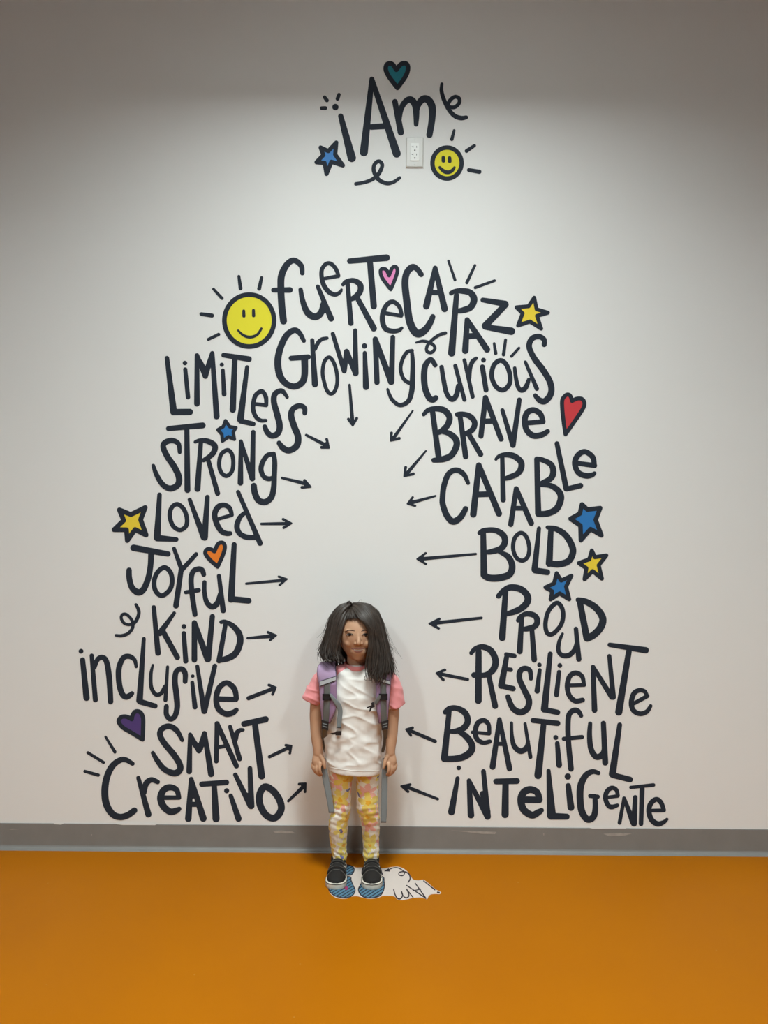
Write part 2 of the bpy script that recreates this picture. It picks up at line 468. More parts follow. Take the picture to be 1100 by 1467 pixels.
word('dark navy word "STRONg" with a blue star over its letter O', [
    '@200,590 c 263,265,26 255,210,32 215,188,36 170,200,38 155,230,38 180,290,40 230,365,42 258,430,42 250,480,42 200,503,40 150,475,36 110,410,32 90,353,24',
    '@200,590 s 190,110,34 414,89,40; s 310,118,34 314,513,40',
    '@200,590 c 365,198,22 395,187,26 445,192,36 490,217,38 493,250,38 470,285,36 420,318,28; s 402,200,30 380,506,40; s 450,315,30 512,535,34',
    '@200,590 o 28 578,251 606,278 615,335 605,392 570,421 534,395 522,340 536,278',
    '@200,590 s 665,194,26 662,466,38; s 665,194,26 740,438,38; s 746,133,30 740,438,36',
    '@200,590 c 880,278,30 840,285,32 808,330,34 797,380,34 815,425,32 850,440,32 884,428,28; c 880,276,30 887,330,34 884,420,36 880,500,38 865,560,40 825,592,42 780,580,42 756,530,42 750,486,40'])
word('dark navy word "LoVed" with a yellow star in front of it', [
    '@150,680 s 360,132,30 344,412,46; s 345,416,44 470,426,30',
    '@150,680 o 30 478,194 520,228 540,290 532,340 492,363 448,335 427,270 440,216',
    '@150,680 s 558,165,28 650,412,40; s 674,148,32 656,412,44; s 600,280,30 652,405,50',
    '@150,680 s 750,290,24 835,265,26; c 834,262,28 820,220,32 785,200,34 745,212,38 722,260,38 735,320,38 765,370,36 800,386,34 824,386,30',
    '@150,680 s 876,114,28 1020,450,36; c 918,252,28 885,285,34 868,340,38 885,385,36 930,410,36 990,412,32'])
word('dark navy word "JOYfuL" with an orange heart over its u', [
    '@150,770 s 190,68,44 415,108,36; c 305,110,40 300,190,38 285,270,40 255,340,42 220,360,44 180,330,40 162,270,38 160,215,36',
    '@150,770 o 32 392,197 432,230 443,290 426,345 375,382 334,350 324,290 346,230',
    '@150,770 s 455,73,26 500,195,32; s 600,110,28 505,215,32; s 503,205,34 468,448,38',
    '@150,770 c 650,243,32 640,216,36 615,207,36 580,225,36 567,280,36 575,380,36 593,505,34; s 532,360,26 616,346,30',
    '@150,770 c 655,294,28 655,360,30 670,425,34 705,455,38 740,430,38 758,370,30; s 750,252,28 778,480,36',
    '@150,770 s 850,47,34 830,405,46; s 833,404,40 944,415,40'])
word('dark navy word "KiND" right of the loose squiggle', [
    '@150,770 s 322,459,30 350,758,38; s 456,497,24 362,628,40; s 376,604,36 477,787,36',
    '@150,770 d 520,584,32; s 519,629,30 532,811,34',
    '@220,870 s 268,102,36 268,344,38; s 268,102,36 354,340,42; s 386,60,34 358,340,42',
    '@220,870 c 444,97,26 470,95,28 520,122,36 560,170,42 568,230,44 540,300,44 490,333,42 430,350,30; s 472,112,30 430,350,36'])
word('dark navy word "incLusiVe" just above the purple heart', [
    '@100,860 d 74,334,32; s 84,391,34 110,640,42',
    '@100,860 s 144,363,28 168,653,34; c 165,440,24 180,392,32 210,374,34 240,400,36 258,500,38 268,665,36',
    '@100,860 c 436,435,22 425,392,28 390,368,34 350,380,36 322,450,38 325,550,38 345,615,38 370,634,38 395,623,36 408,611,30',
    '@100,860 s 486,253,26 458,658,44; s 463,666,38 560,694,34',
    '@100,860 c 545,425,16 532,490,24 535,570,26 565,618,28 600,610,28 625,565,26; s 642,437,20 628,654,28',
    '@100,860 c 757,533,32 757,480,36 735,452,38 700,467,36 690,530,38 700,620,40 705,700,38 690,760,36 660,779,34 635,750,34 634,697,32',
    '@100,860 d 807,498,24; s 804,540,26 822,700,34',
    '@100,860 s 837,434,26 882,728,38; s 952,432,32 884,728,38; s 874,650,20 884,700,42',
    '@220,870 s 430,602,36 540,605,34; c 544,600,34 530,535,38 480,496,36 430,530,38 411,600,38 425,665,38 475,700,38 520,692,38 544,674,30'])
word('dark navy word "SMArT" beside the purple heart', [
    '@100,1010 c 738,230,26 700,165,36 650,139,38 605,157,38 592,195,38 620,250,40 690,335,42 725,400,42 715,435,44 680,447,42 620,420,38 575,365,34 545,314,26',
    '@100,1010 s 790,194,28 784,435,38; s 790,194,28 848,300,36; s 848,300,36 884,186,32; s 884,186,32 928,452,42; s 805,235,36 845,285,44; s 880,220,34 855,285,40',
    '@240,1010 s 325,123,32 320,368,32; s 325,123,34 452,400,34; s 340,276,26 375,270,26',
    '@240,1010 s 411,143,28 473,353,34; c 448,225,30 455,185,34 475,166,28 496,163,22',
    '@240,1010 s 502,124,38 644,94,42; s 575,135,40 618,466,46'])
word('dark navy word "CreATiVo" lowest on the left side, just above the baseboard', [
    '@100,1010 c 412,385,28 370,361,34 330,362,38 280,400,42 245,470,44 230,560,46 240,650,46 280,715,44 330,735,42 380,723,42 424,692,40',
    '@100,1010 s 450,478,28 516,718,42; c 490,575,30 500,518,40 535,491,36 577,505,30',
    '@100,1010 s 615,608,30 718,608,28; c 716,605,32 700,556,36 655,540,42 615,560,44 596,610,46 615,665,46 660,700,44 700,692,40 718,682,30',
    '@100,1010 s 797,486,30 778,746,44; s 797,486,30 876,744,46; s 800,652,34 842,652,34; s 798,520,30 808,600,30',
    '@100,1010 s 867,520,36 1028,508,36; s 948,530,36 960,746,48',
    '@240,1010 d 388,563,34; s 415,596,30 466,746,42',
    '@240,1010 s 445,458,30 545,663,40; s 541,416,32 550,663,42; s 520,590,30 548,660,46',
    '@240,1010 o 46 637,537 692,563 737,628 745,690 705,741 650,725 609,660 604,590'])
word('dark navy word "BRAVe" with the red heart after it', [
    '@540,560 c 306,155,26 335,127,32 385,117,36 440,127,42 475,170,42 465,220,42 430,258,38 390,280,30; c 425,268,28 470,278,38 515,315,44 522,360,44 490,420,42 440,446,42 372,455,32; s 365,140,36 405,440,40',
    '@540,560 c 526,155,32 560,152,34 610,167,38 640,205,38 633,245,38 605,270,36 570,285,30; s 545,165,34 582,430,38; s 600,280,34 680,416,36',
    '@540,560 s 712,45,36 682,296,36; s 712,45,36 814,316,36; s 700,200,36 750,198,36',
    '@540,560 s 823,128,28 892,356,36; s 934,59,32 892,356,38; s 880,290,40 892,350,40',
    '@560,450 s 885,716,32 998,706,34; c 998,705,34 980,655,38 935,630,38 895,647,40 878,695,40 890,760,40 935,798,40 990,792,38 1028,770,32'])
word('dark navy word "CAPABLe" just under BRAVe', [
    '@540,560 c 598,605,26 570,548,34 520,520,36 470,545,38 440,620,38 430,700,38 432,746,40 457,816,42 497,857,44 542,836,42 570,796,38 581,774,36',
    '@660,660 s 118,30,38 82,352,44; s 118,30,38 250,347,42; s 105,222,38 188,219,38',
    '@660,550 c 230,495,20 250,475,26 290,465,34 345,472,40 393,510,42 395,555,42 370,590,38 320,612,36 290,622,28; s 272,480,30 278,761,36',
    '@660,660 s 364,184,34 328,418,36; s 364,184,34 462,410,38; s 350,312,32 412,312,32',
    '@660,550 c 498,495,34 530,497,34 590,527,38 607,575,42 590,620,40 530,652,32; c 530,662,30 590,668,36 640,702,42 657,750,44 630,818,44 570,850,42 510,854,40; s 499,494,36 508,852,42',
    '@660,550 s 631,392,32 692,688,38; s 695,690,34 786,668,36',
    '@660,550 s 760,520,32 878,536,34; c 876,532,34 865,480,36 815,445,36 770,467,38 748,520,38 770,580,38 820,603,38 860,598,34 877,587,26'])
word('dark navy word "BOLD" between the big blue star and the small yellow star', [
    '@660,660 c 122,475,28 150,459,34 220,456,36 275,485,42 290,530,42 265,575,42 200,597,36 165,600,28; c 255,600,26 310,630,40 337,690,44 320,745,46 260,768,46 190,770,46 152,752,44; s 147,475,38 152,750,46',
    '@660,660 o 28 393,474 430,500 449,570 440,628 405,656 364,635 343,575 354,508',
    '@660,660 s 513,445,28 484,714,42; s 486,720,40 567,732,40',
    '@660,660 c 570,438,28 630,450,38 690,492,42 730,560,44 734,610,44 705,660,44 640,680,44 580,673,40; s 592,445,36 580,675,46'])
word('dark navy word "PROuD" under a dark blue star', [
    '@680,790 c 156,293,34 185,260,36 235,236,42 300,247,44 343,287,46 345,330,46 310,370,44 260,395,40 210,410,32; s 202,265,36 180,566,46',
    '@680,790 c 284,453,28 300,427,28 345,409,36 393,422,38 410,455,40 395,490,38 345,507,36 310,510,28; s 308,430,32 295,655,40; s 375,515,32 390,710,38',
    '@680,790 o 30 537,338 572,370 580,430 561,490 510,542 474,533 464,470 485,390',
    '@680,790 c 576,540,18 555,590,26 549,650,30 575,682,32 620,680,34 655,645,32 670,600,28; s 664,509,30 683,706,36',
    '@680,790 s 688,322,40 735,568,46; c 680,318,36 735,332,42 800,375,46 840,440,48 825,500,48 780,548,48 738,570,46'])
word('dark navy word "RESiLieNTe" right of the arch, under PROuD', [
    '@600,870 c 344,300,28 370,272,32 420,260,38 475,287,42 503,350,44 490,405,44 450,440,38 400,448,32; s 362,445,38 400,447,32; s 392,290,40 390,612,46; s 460,455,34 500,648,40',
    '@600,870 s 578,312,32 542,513,46; s 573,309,28 627,319,30; s 580,408,28 603,410,30; s 540,515,36 618,534,36',
    '@600,870 c 735,468,28 728,416,34 695,401,36 665,420,38 660,470,38 690,540,40 722,610,42 710,665,42 665,689,42 615,660,40 584,587,34',
    '@600,870 d 791,378,30; s 793,412,26 776,549,36',
    '@600,870 s 862,306,32 824,668,48; s 825,672,36 910,690,36',
    '@600,870 d 925,382,32; s 920,425,28 903,574,34',
    '@730,890 s 395,421,26 489,418,26; c 488,415,26 475,362,30 435,339,32 395,360,34 378,420,34 390,485,34 430,523,34 478,517,32',
    '@730,890 s 547,300,30 557,583,38; s 547,300,30 670,498,36; s 654,229,28 680,498,36',
    '@730,890 s 657,155,30 893,190,42; s 782,200,38 716,596,48',
    '@730,890 s 815,540,26 903,491,28; c 902,490,26 885,460,28 850,453,30 815,475,34 798,535,34 812,585,34 855,607,32 900,593,30 925,556,24'])
word('dark navy word "BeAuTifuL" under RESiLieNTe, above iNTeLiGeNTe', [
    '@560,990 c 356,138,34 385,116,38 430,112,36 485,142,42 504,195,42 480,240,42 430,262,36 390,265,28; c 435,262,26 490,295,42 530,350,44 525,395,46 480,430,46 420,444,42 350,445,40; s 382,130,34 350,442,46',
    '@560,990 s 534,270,22 645,280,24; c 646,275,26 640,220,30 610,193,32 570,210,34 553,265,34 565,315,34 605,339,30 648,331,28',
    '@560,990 s 712,186,30 667,497,40; s 712,186,30 778,508,38; s 690,347,28 745,347,28; s 711,210,30 714,250,30',
    '@560,990 c 791,210,22 793,290,26 808,360,34 850,394,38 890,372,36 900,330,26; s 880,216,22 915,433,28',
    '@720,1010 s 199,101,34 361,120,36; s 268,130,38 232,461,50',
    '@720,1010 d 348,213,32; s 358,251,30 370,393,40',
    '@720,1010 c 515,70,28 495,40,34 465,36,36 435,65,36 428,140,36 432,250,36 448,418,38; s 401,222,28 520,210,28',
    '@720,1010 c 574,122,28 570,200,34 580,290,38 615,340,40 660,318,40 668,250,26; s 661,120,34 673,378,40',
    '@720,1010 s 768,130,32 720,453,48; s 722,460,38 836,489,38'])
word('dark navy word "iNTeLiGeNTe" lowest on the right side, just above the baseboard', [
    '@560,990 d 445,504,30; s 437,573,28 397,793,46',
    '@560,1080 s 512,176,30 525,402,44; s 512,176,30 634,412,42; s 607,115,32 637,412,38; s 600,260,34 632,380,44',
    '@560,1080 s 690,181,38 826,178,40; s 752,190,42 749,398,48',
    '@560,1080 s 862,300,44 974,302,42; c 974,298,44 958,252,44 915,234,46 872,252,48 853,300,48 870,365,48 925,402,46 968,383,42 988,370,32',
    '@720,1010 s 301,432,28 320,724,60; s 318,730,46 420,733,40',
    '@720,1010 d 427,469,42; s 430,530,36 448,672,46',
    '@720,1010 c 628,446,28 590,437,34 545,462,40 512,530,46 508,620,46 520,700,46 555,750,44 595,735,42 608,680,38 605,600,32; s 574,597,28 624,602,28',
    '@720,1010 s 690,606,22 756,597,24; c 756,594,26 745,556,28 715,544,30 685,567,32 674,610,32 690,655,32 715,669,32 753,658,24',
    '@720,1010 s 797,613,24 767,773,26; s 797,613,26 860,778,38; s 870,606,30 862,778,40; s 830,700,34 858,770,44',
    '@720,1010 s 841,541,22 990,525,24; s 915,550,34 908,780,30',
    '@720,1010 s 975,693,24 1058,692,26; c 1058,690,28 1040,642,32 1010,619,32 975,642,34 959,690,34 975,750,36 1015,780,36 1055,770,28 1078,750,20'])

# arrows that point in at the girl
def arrow(label, tile, start, neck, tip, b1, b2, wb):
    d = Decal(); ox, oy = tile; k = 12 / 55
    def q(a, wd=None): return (ox + a[0] * k, oy + a[1] * k, (wd if wd else a[2]) * k)
    d.capsule(q(start), q(neck))
    d.capsule(q(neck), q(tip, 12))
    d.capsule(q(b1, wb), q(tip, 12)); d.capsule(q(b2, wb), q(tip, 12))
    m1 = [(b1[i] * .60 + tip[i] * .12 + neck[i] * .28) for i in (0, 1)]; m2 = [(b2[i] * .60 + tip[i] * .12 + neck[i] * .28) for i in (0, 1)]
    d.poly([q((*z, 1))[:2] for z in (tip, m1, neck, m2)])
    o = d.build('arrow', M_INK)
    c = d.low(); me = o.data
    for v in me.vertices: v.co -= c
    o.location = c
    tag(o, label, 'arrow', 'arrows pointing in at the child')
for a in (
    ('dark arrow pointing straight down under the word GroWiNg', (380, 450), (553, 466, 18), (571, 690, 26), (574, 733), (546, 690), (600, 684), 20),
    ('dark slanted arrow pointing down-left toward the girl, starting below the g of GroWiNg', (540, 560), (235, 130, 12), (112, 305, 24), (90, 328), (95, 277), (146, 312), 20),
    ('dark slanted arrow pointing down-left from the foot of the B of BRAVe', (540, 560), (321, 394, 12), (200, 538, 26), (178, 561), (188, 502), (238, 545), 20),
    ('short dark arrow pointing left from the C of CAPABLe', (540, 560), (384, 690, 14), (240, 730, 24), (200, 741), (234, 699), (250, 755), 16),
    ('long dark arrow pointing left from the B of BOLD', (560, 690), (557, 475, 16), (215, 506, 24), (172, 508), (228, 470), (230, 541), 16),
    ('long dark arrow pointing left from the P of PROuD', (600, 870), (411, 70, 18), (120, 102, 24), (68, 107), (134, 77), (130, 138), 18),
    ('dark arrow pointing left from the R of RESiLieNTe', (600, 870), (320, 474, 20), (150, 440, 24), (115, 432), (170, 412), (160, 476), 20),
    ('dark arrow pointing left from the B of BeAuTifuL', (560, 990), (290, 330, 24), (135, 264, 24), (99, 251), (142, 241), (130, 291), 18),
    ('dark arrow pointing left from the word iNTeLiGeNTe', (560, 990), (307, 709, 18), (110, 632, 24), (67, 624), (126, 614), (112, 660), 18),
    ('dark arrow slanting down-right from the end of the word LiMiTLess', (270, 600), (773, 107, 18), (885, 165, 24), (923, 191), (907, 135), (874, 187), 20),
    ('dark arrow pointing right from the g of STRONg', (270, 600), (614, 388, 16), (765, 425, 26), (803, 447), (762, 405), (745, 450), 20),
    ('dark arrow pointing right from the end of the word LoVed', (270, 600), (479, 690, 18), (635, 688, 22), (676, 686), (621, 659), (625, 715), 18),
    ('dark arrow pointing right from the L of JOYfuL', (270, 690), (379, 670, 16), (605, 649, 20), (646, 640), (593, 624), (598, 679), 16),
    ('dark arrow pointing right from the D of KiND', (220, 870), (617, 203, 16), (765, 190, 26), (805, 184), (751, 164), (766, 214), 18),
    ('dark arrow pointing up-right from the end of the word incLusiVe', (220, 870), (623, 597, 28), (770, 540, 26), (803, 526), (758, 511), (782, 570), 20),
    ('dark arrow pointing up-right from the T of SMArT', (240, 1010), (669, 340, 22), (780, 287, 24), (814, 268), (776, 264), (803, 316), 18),
    ('dark arrow pointing up-right from the last letter of CreATiVo', (240, 1010), (793, 630, 18), (880, 547, 26), (907, 514), (864, 519), (902, 569), 18)):
    arrow(*a)

# hearts, stars, suns
def outlined(name, label, cat, group, sc, ox, oy, halves, wd, m, sharp):
    d0, d1 = Decal(t=0.0006), Decal(t=0.0009)
    path = []
    for h in halves:
        h = [(ox + x / sc, oy + y / sc, wd / sc) for x, y in h]
        if sharp:
            d1.capsule(h[0], h[1]); path.append(h[0][:2])
        else:
            d1.curve(h); path += [q[:2] for q in cr(h, 8)][:-1]
    d0.poly(path)
    t = thing(name, d1.low(), label, cat, group)
    d0.build('fill', m, t); d1.build('outline', M_INK, t)
def heart(label, ox, oy, L, R, wd, m, sc=55 / 12):
    outlined('heart', label, 'heart', 'outlined hearts on the wall', sc, ox, oy, [L, R], wd, m, False)
def star(label, ox, oy, pts, wd, m, sc=55 / 12):
    outlined('star', label, 'star', 'outlined stars on the wall', sc, ox, oy, [(pts[i], pts[(i + 1) % 10]) for i in range(10)], wd, m, True)

heart('teal heart with dark outline above the words i Am', 430, 70,
      [(541, 118), (518, 86), (490, 86), (481, 115), (500, 158), (547, 220)], [(547, 220), (593, 155), (607, 110), (597, 84), (568, 86), (541, 118)], 26, M_TEAL, 3.9286)
heart('pink heart with dark outline over the last e of fuerte', 380, 350,
      [(812, 205), (794, 168), (768, 161), (756, 180), (770, 225), (824, 296)], [(824, 296), (852, 228), (867, 178), (858, 149), (834, 155), (812, 205)], 25, M_PINK)
heart('red heart with dark outline after the word BRAVe', 660, 550,
      [(730, 112), (718, 78), (695, 71), (668, 100), (665, 150), (675, 250), (687, 330)], [(687, 330), (740, 255), (800, 165), (811, 125), (795, 99), (762, 97), (730, 112)], 27, M_RED)
heart('orange heart with dark outline over the u of JOYfuL', 150, 680,
      [(720, 504), (695, 489), (670, 492), (661, 518), (692, 560), (742, 604)], [(742, 604), (778, 522), (789, 472), (774, 447), (745, 455), (720, 504)], 27, M_ORANGE)
heart('purple heart with dark outline left of the word SMArT', 100, 1010,
      [(407, 93), (370, 76), (337, 80), (321, 108), (348, 147), (410, 184), (478, 226)], [(478, 226), (481, 160), (481, 85), (462, 47), (432, 42), (413, 65), (407, 93)], 28, M_PURPLE)
star('blue star with dark outline at lower left of the words i Am', 430, 70,
     [(203, 528), (197, 595), (240, 656), (176, 636), (148, 704), (137, 642), (92, 638), (130, 598), (115, 556), (158, 576)], 24, M_LBLUE, 3.9286)
star('yellow star with dark outline after the word CAPAZ', 560, 360,
     [(940, 305), (956, 381), (1030, 403), (958, 424), (986, 508), (912, 461), (834, 487), (864, 408), (824, 368), (903, 361)], 26, M_GOLD)
star('small blue star with dark outline over the word STRONg', 200, 590,
     [(564, 58), (592, 98), (632, 104), (615, 134), (622, 180), (584, 164), (544, 192), (540, 147), (514, 118), (549, 97)], 23, M_BLUE)
star('yellow star with dark outline left of the word LoVed', 150, 680,
     [(266, 216), (236, 295), (272, 396), (200, 360), (149, 432), (143, 362), (62, 361), (125, 300), (97, 231), (172, 262)], 32, M_GOLD)
star('large blue star with dark outline at the right end of CAPABLe and BOLD', 660, 660,
     [(795, 287), (831, 321), (915, 311), (885, 388), (923, 490), (852, 449), (788, 522), (785, 426), (720, 381), (781, 347)], 30, M_BLUE)
star('small yellow star with dark outline right of the word BOLD', 660, 660,
     [(860, 590), (880, 633), (955, 622), (905, 686), (926, 774), (865, 725), (812, 778), (824, 706), (775, 672), (843, 647)], 27, M_GOLD)
star('dark-edged blue star over the O of PROuD, below the L of BOLD', 680, 790,
     [(537, 143), (567, 191), (634, 160), (599, 231), (620, 314), (557, 275), (498, 314), (508, 262), (464, 236), (520, 210)], 27, M_BLUE)

def sun(label, ox, oy, sc, cx, cy, rx, ry, wd, eyes, mouth, rays):
    k = 1 / sc
    el = [(ox + (cx + math.cos(2 * PI * i / 32) * rx) * k, oy + (cy + math.sin(2 * PI * i / 32) * ry) * k) for i in range(32)]
    d0, d1 = Decal(t=.0006), Decal(t=.0009)
    d0.poly(el); d1.ring(el, wd * k)
    t = thing('smiling_sun', d1.low(), label, 'sun', 'smiling suns on the wall')
    d0.build('face', M_YEL, t); d1.build('outline', M_INK, t)
    fr = '@%f,%f,%f ' % (ox, oy, sc)
    for e in eyes: Decal(t=.0009).draw(fr + e).build('eye', M_INK, t)
    Decal(t=.0009).draw(fr + mouth).build('mouth', M_INK, t)
    for r in rays: Decal().draw(fr + r).build('ray', M_INK, t)
sun('large yellow smiling sun with five dark rays, left of the word fuerte', 280, 360, 55 / 12, 353, 455, 163, 170, 31,
    ['s 317,392,20 318,425,22', 's 381,388,20 382,423,22'], 'c 280,520,14 315,552,18 360,564,20 405,548,18 433,508,16',
    ['s 285,165,20 296,243,26', 's 434,174,22 418,246,26', 's 118,248,18 174,309,22', 's 38,412,24 108,422,28', 's 84,579,20 152,546,22'])
sun('small yellow smiling sun with three dark rays, lower right of the outlet', 430, 70, 3.9286, 826, 643, 82, 87, 25,
    ['s 805,612,20 806,630,22', 's 840,614,20 841,632,22'], 'c 785,668,16 808,689,22 833,695,22 855,685,20 868,668,14',
    ['s 866,460,16 853,509,20', 's 980,545,18 936,575,22', 's 949,682,22 1008,692,24'])

def strokes(name, part, label, cat, group, items):
    ds = [Decal().draw(i) for i in items]
    c = sum((d.low() for d in ds), Vector()) / len(ds); c.z = min(d.low().z for d in ds)
    t = thing(name, c, label, cat, group)
    for d in ds: d.build(part, M_INK, t)
GB = 'bursts of short dashes on the wall'
strokes('dash_burst', 'dash', 'three tiny dark dashes around the dot of the i in i Am', 'dashes', GB,
        ['@430,70,3.9286 s 137,272,20 150,290,22', '@430,70,3.9286 s 218,258,20 210,281,22', '@430,70,3.9286 s 120,334,20 141,334,22'])
strokes('dash_burst', 'dash', 'three long dark dashes fanning out over the P of CAPAZ', 'dashes', GB,
        ['@560,360 s 377,63,16 420,188,20', '@560,360 s 551,93,18 498,206,22', '@560,360 s 553,239,20 680,193,18'])
strokes('dash_burst', 'dash', 'three dark dashes fanning out over the o of curious', 'dashes', GB,
        ['@560,450 s 677,193,18 687,257,24', '@560,450 s 752,170,20 739,266,24', '@560,450 s 840,223,18 791,277,20'])
strokes('dash_burst', 'dash', 'three dark dashes fanning out left of the C of CreATiVo', 'dashes', GB,
        ['@100,1010 s 235,209,16 296,308,22', '@100,1010 s 119,313,20 222,377,20', '@100,1010 s 99,435,20 187,460,22'])

def squiggle(label, dsl):
    d = Decal().draw(dsl); c = d.low(); o = d.build('squiggle', M_INK)
    for v in o.data.vertices: v.co -= c
    o.location = c
    tag(o, label, 'squiggle', 'looped squiggles on the wall')
squiggle('dark looped squiggle right of the m of i Am',
         '@430,70,3.9286 c 797,198,18 795,238,22 810,290,24 838,345,24 870,378,26 905,390,26 934,386,22; c 838,328,22 870,328,22 894,305,22 894,280,22 872,270,22 846,286,22 828,320,22')
squiggle('dark looped squiggle under the A of i Am',
         '@430,70,3.9286 c 313,760,20 360,752,20 405,735,22 440,705,24 461,660,22 452,637,22 434,635,22 416,655,22 415,690,24 440,735,24 485,757,22 525,750,20 560,726,18')
squiggle('small dark looped squiggle between CAPAZ and the c of curious',
         '@560,360 c 165,600,14 205,590,20 245,597,22 278,615,22 288,640,22 265,665,22 240,660,22 233,640,22 246,608,22 285,570,22 325,546,22 358,537,22')
squiggle('dark looped squiggle left of the word KiND',
         '@150,770 c 205,441,20 222,475,24 222,510,24 200,555,24 165,572,20 130,564,20 109,532,20 116,507,20 140,504,20 170,530,20 185,562,22 180,600,22 150,632,22 110,645,22 74,642,18')

# ------------------------------------------------------------------ outlet high on the wall
M_PLATE = mat('white plate', (0.62, 0.61, 0.58), 0.35, 0.5)
M_RECEP = mat('white receptacle', (0.74, 0.74, 0.71), 0.3, 0.5)
M_SLOT = mat('dark slot', (0.02, 0.02, 0.02), 0.6, 0.2)
oc = P(594, 219, 0)
OUT = thing('electrical_outlet', Vector((oc.x, 0, P(594, 240.3).z)), 'white double electrical outlet in the wall below the m of i Am', 'outlet')
def plate(bm, hw, hh, y0, y1, bev, cz=0.0, cx=0.0):
    a = [(-hw, -hh), (hw, -hh), (hw, hh), (-hw, hh)]
    rings = []
    for (y, s) in ((y0, 0), (y1 + bev * .6, 0), (y1, bev)):
        rings.append([Vector((oc.x + cx + (x - math.copysign(s, x)), y, oc.z + cz + (z - math.copysign(s, z)))) for x, z in a])
    loft(bm, rings)
bm = bmesh.new(); plate(bm, .0335, .0572, 0, -.006, .004); obj('cover_plate', bm, M_PLATE, OUT)
bm = bmesh.new(); plate(bm, .0168, .0335, -.005, -.0085, .001); REC = obj('receptacle', bm, M_RECEP, OUT)
bm = bmesh.new()
for dz in (.0145, -.0145):
    box(bm, oc.x - .0078, oc.x - .0058, -.0089, -.008, oc.z + dz + .001, oc.z + dz + .0085)
    box(bm, oc.x - .0118, oc.x - .0062, -.0089, -.008, oc.z + dz + .0038, oc.z + dz + .0058)
    box(bm, oc.x + .0056, oc.x + .0075, -.0089, -.008, oc.z + dz + .0012, oc.z + dz + .0078)
    ball(bm, Vector((oc.x, -.0083, oc.z + dz - .0085)), .0029, .0008, .0029, 14, 8)
obj('plug_slots', bm, M_SLOT, REC)
for dz in (.0465, -.0465):
    bm = bmesh.new(); ball(bm, Vector((oc.x, -.0058, oc.z + dz)), .003, .0012, .003, 14, 8); obj('screw', bm, M_PLATE, OUT, True)

# ------------------------------------------------------------------ floor sticker
M_STK = mat('pale pink floor film', (0.60, 0.52, 0.475), 0.5, 0.25)
M_STKINK = mat('floor ink', (0.022, 0.016, 0.024), 0.5, 0.25)
M_MAG = mat('magenta dot', (0.30, 0.04, 0.13), 0.5, 0.25)
def stripe_material():
    m = mat('striped blue footprint', (0.1, 0.2, 0.3), 0.5, 0.25); nt = m.node_tree; b = nt.nodes['Principled BSDF']
    tc = nt.nodes.new('ShaderNodeTexCoord'); sp = nt.nodes.new('ShaderNodeSeparateXYZ')
    nt.links.new(tc.outputs['Object'], sp.inputs[0])
    a = nt.nodes.new('ShaderNodeMath'); a.operation = 'MULTIPLY_ADD'; a.inputs[1].default_value = -0.80
    nt.links.new(sp.outputs['X'], a.inputs[0])
    c = nt.nodes.new('ShaderNodeMath'); c.operation = 'MULTIPLY'; c.inputs[1].default_value = 0.60
    nt.links.new(sp.outputs['Y'], c.inputs[0]); nt.links.new(c.outputs[0], a.inputs[2])
    d = nt.nodes.new('ShaderNodeMath'); d.operation = 'MULTIPLY'; d.inputs[1].default_value = 75.0; nt.links.new(a.outputs[0], d.inputs[0])
    f = nt.nodes.new('ShaderNodeMath'); f.operation = 'FRACT'; nt.links.new(d.outputs[0], f.inputs[0])
    g = nt.nodes.new('ShaderNodeMath'); g.operation = 'LESS_THAN'; g.inputs[1].default_value = 0.36; nt.links.new(f.outputs[0], g.inputs[0])
    mx = nt.nodes.new('ShaderNodeMix'); mx.data_type = 'RGBA'; nt.links.new(g.outputs[0], mx.inputs['Factor'])
    mx.inputs['A'].default_value = (0.085, 0.20, 0.29, 1); mx.inputs['B'].default_value = (0.018, 0.02, 0.04, 1)
    nt.links.new(mx.outputs['Result'], b.inputs['Base Color'])
    return m
M_STRIPE = stripe_material()
def FD(t): return Decal(plane=lambda x, y: F(x, y), nrm=Vector((0, 0, 1)), t=t, step=0.00001)
def T4(l): return [(440 + x / 6.875, 1190 + y / 6.875) for x, y in l]
def T5(l): return [(545 + x / 11, 1180 + y / 11) for x, y in l]
def sm(l, n=5):
    k = len(l); return cr([l[-1]] + l + [l[0], l[1]], n)[n:n + n * k]
sticker = FD(.0004)
sticker.poly(sm(T4([(320, 332), (395, 338), (450, 350), (480, 364), (535, 363), (640, 366), (740, 372), (790, 366), (840, 358), (895, 356), (950, 375), (1000, 418), (1030, 468)])
                + T5([(530, 886), (600, 896), (670, 886), (730, 920), (860, 1030), (925, 1066), (955, 1085), (930, 1110), (860, 1108), (790, 1118), (758, 1145), (735, 1188), (690, 1178),
                      (630, 1164), (520, 1170), (420, 1192), (330, 1206), (270, 1196), (228, 1155), (180, 1140), (90, 1138)])
                + T4([(740, 645), (690, 664), (610, 672), (540, 658), (490, 646), (440, 650), (385, 670), (300, 666), (245, 638), (212, 590), (203, 520), (215, 440), (250, 360)])))
c = F(540, 1262)
STK = thing('floor_decal', c, 'pale footprint sticker on orange floor reading upside-down "i Am" by the girl\'s shoes', 'floor sticker')
sticker.build('backing_film', M_STK, STK)
def footprint(sole, heel):
    a = FD(.0007)
    for q in (sole, heel): a.poly(sm(T4(q)))
    o = a.build('footprint', M_STRIPE, STK)
    b = FD(.0010)
    for q in (sole, heel): b.ring(T4(q), 9 / 6.875)
    b.build('footprint_outline', M_STKINK, o)
    return o
FPL = footprint([(472, 590), (450, 535), (432, 490), (424, 458), (340, 452), (245, 455), (212, 500), (208, 560), (225, 605), (270, 642), (335, 661), (400, 660), (450, 635)],
                [(462, 380), (456, 410), (430, 436), (360, 438), (280, 436), (262, 400), (290, 352), (350, 338), (410, 342), (445, 355)])
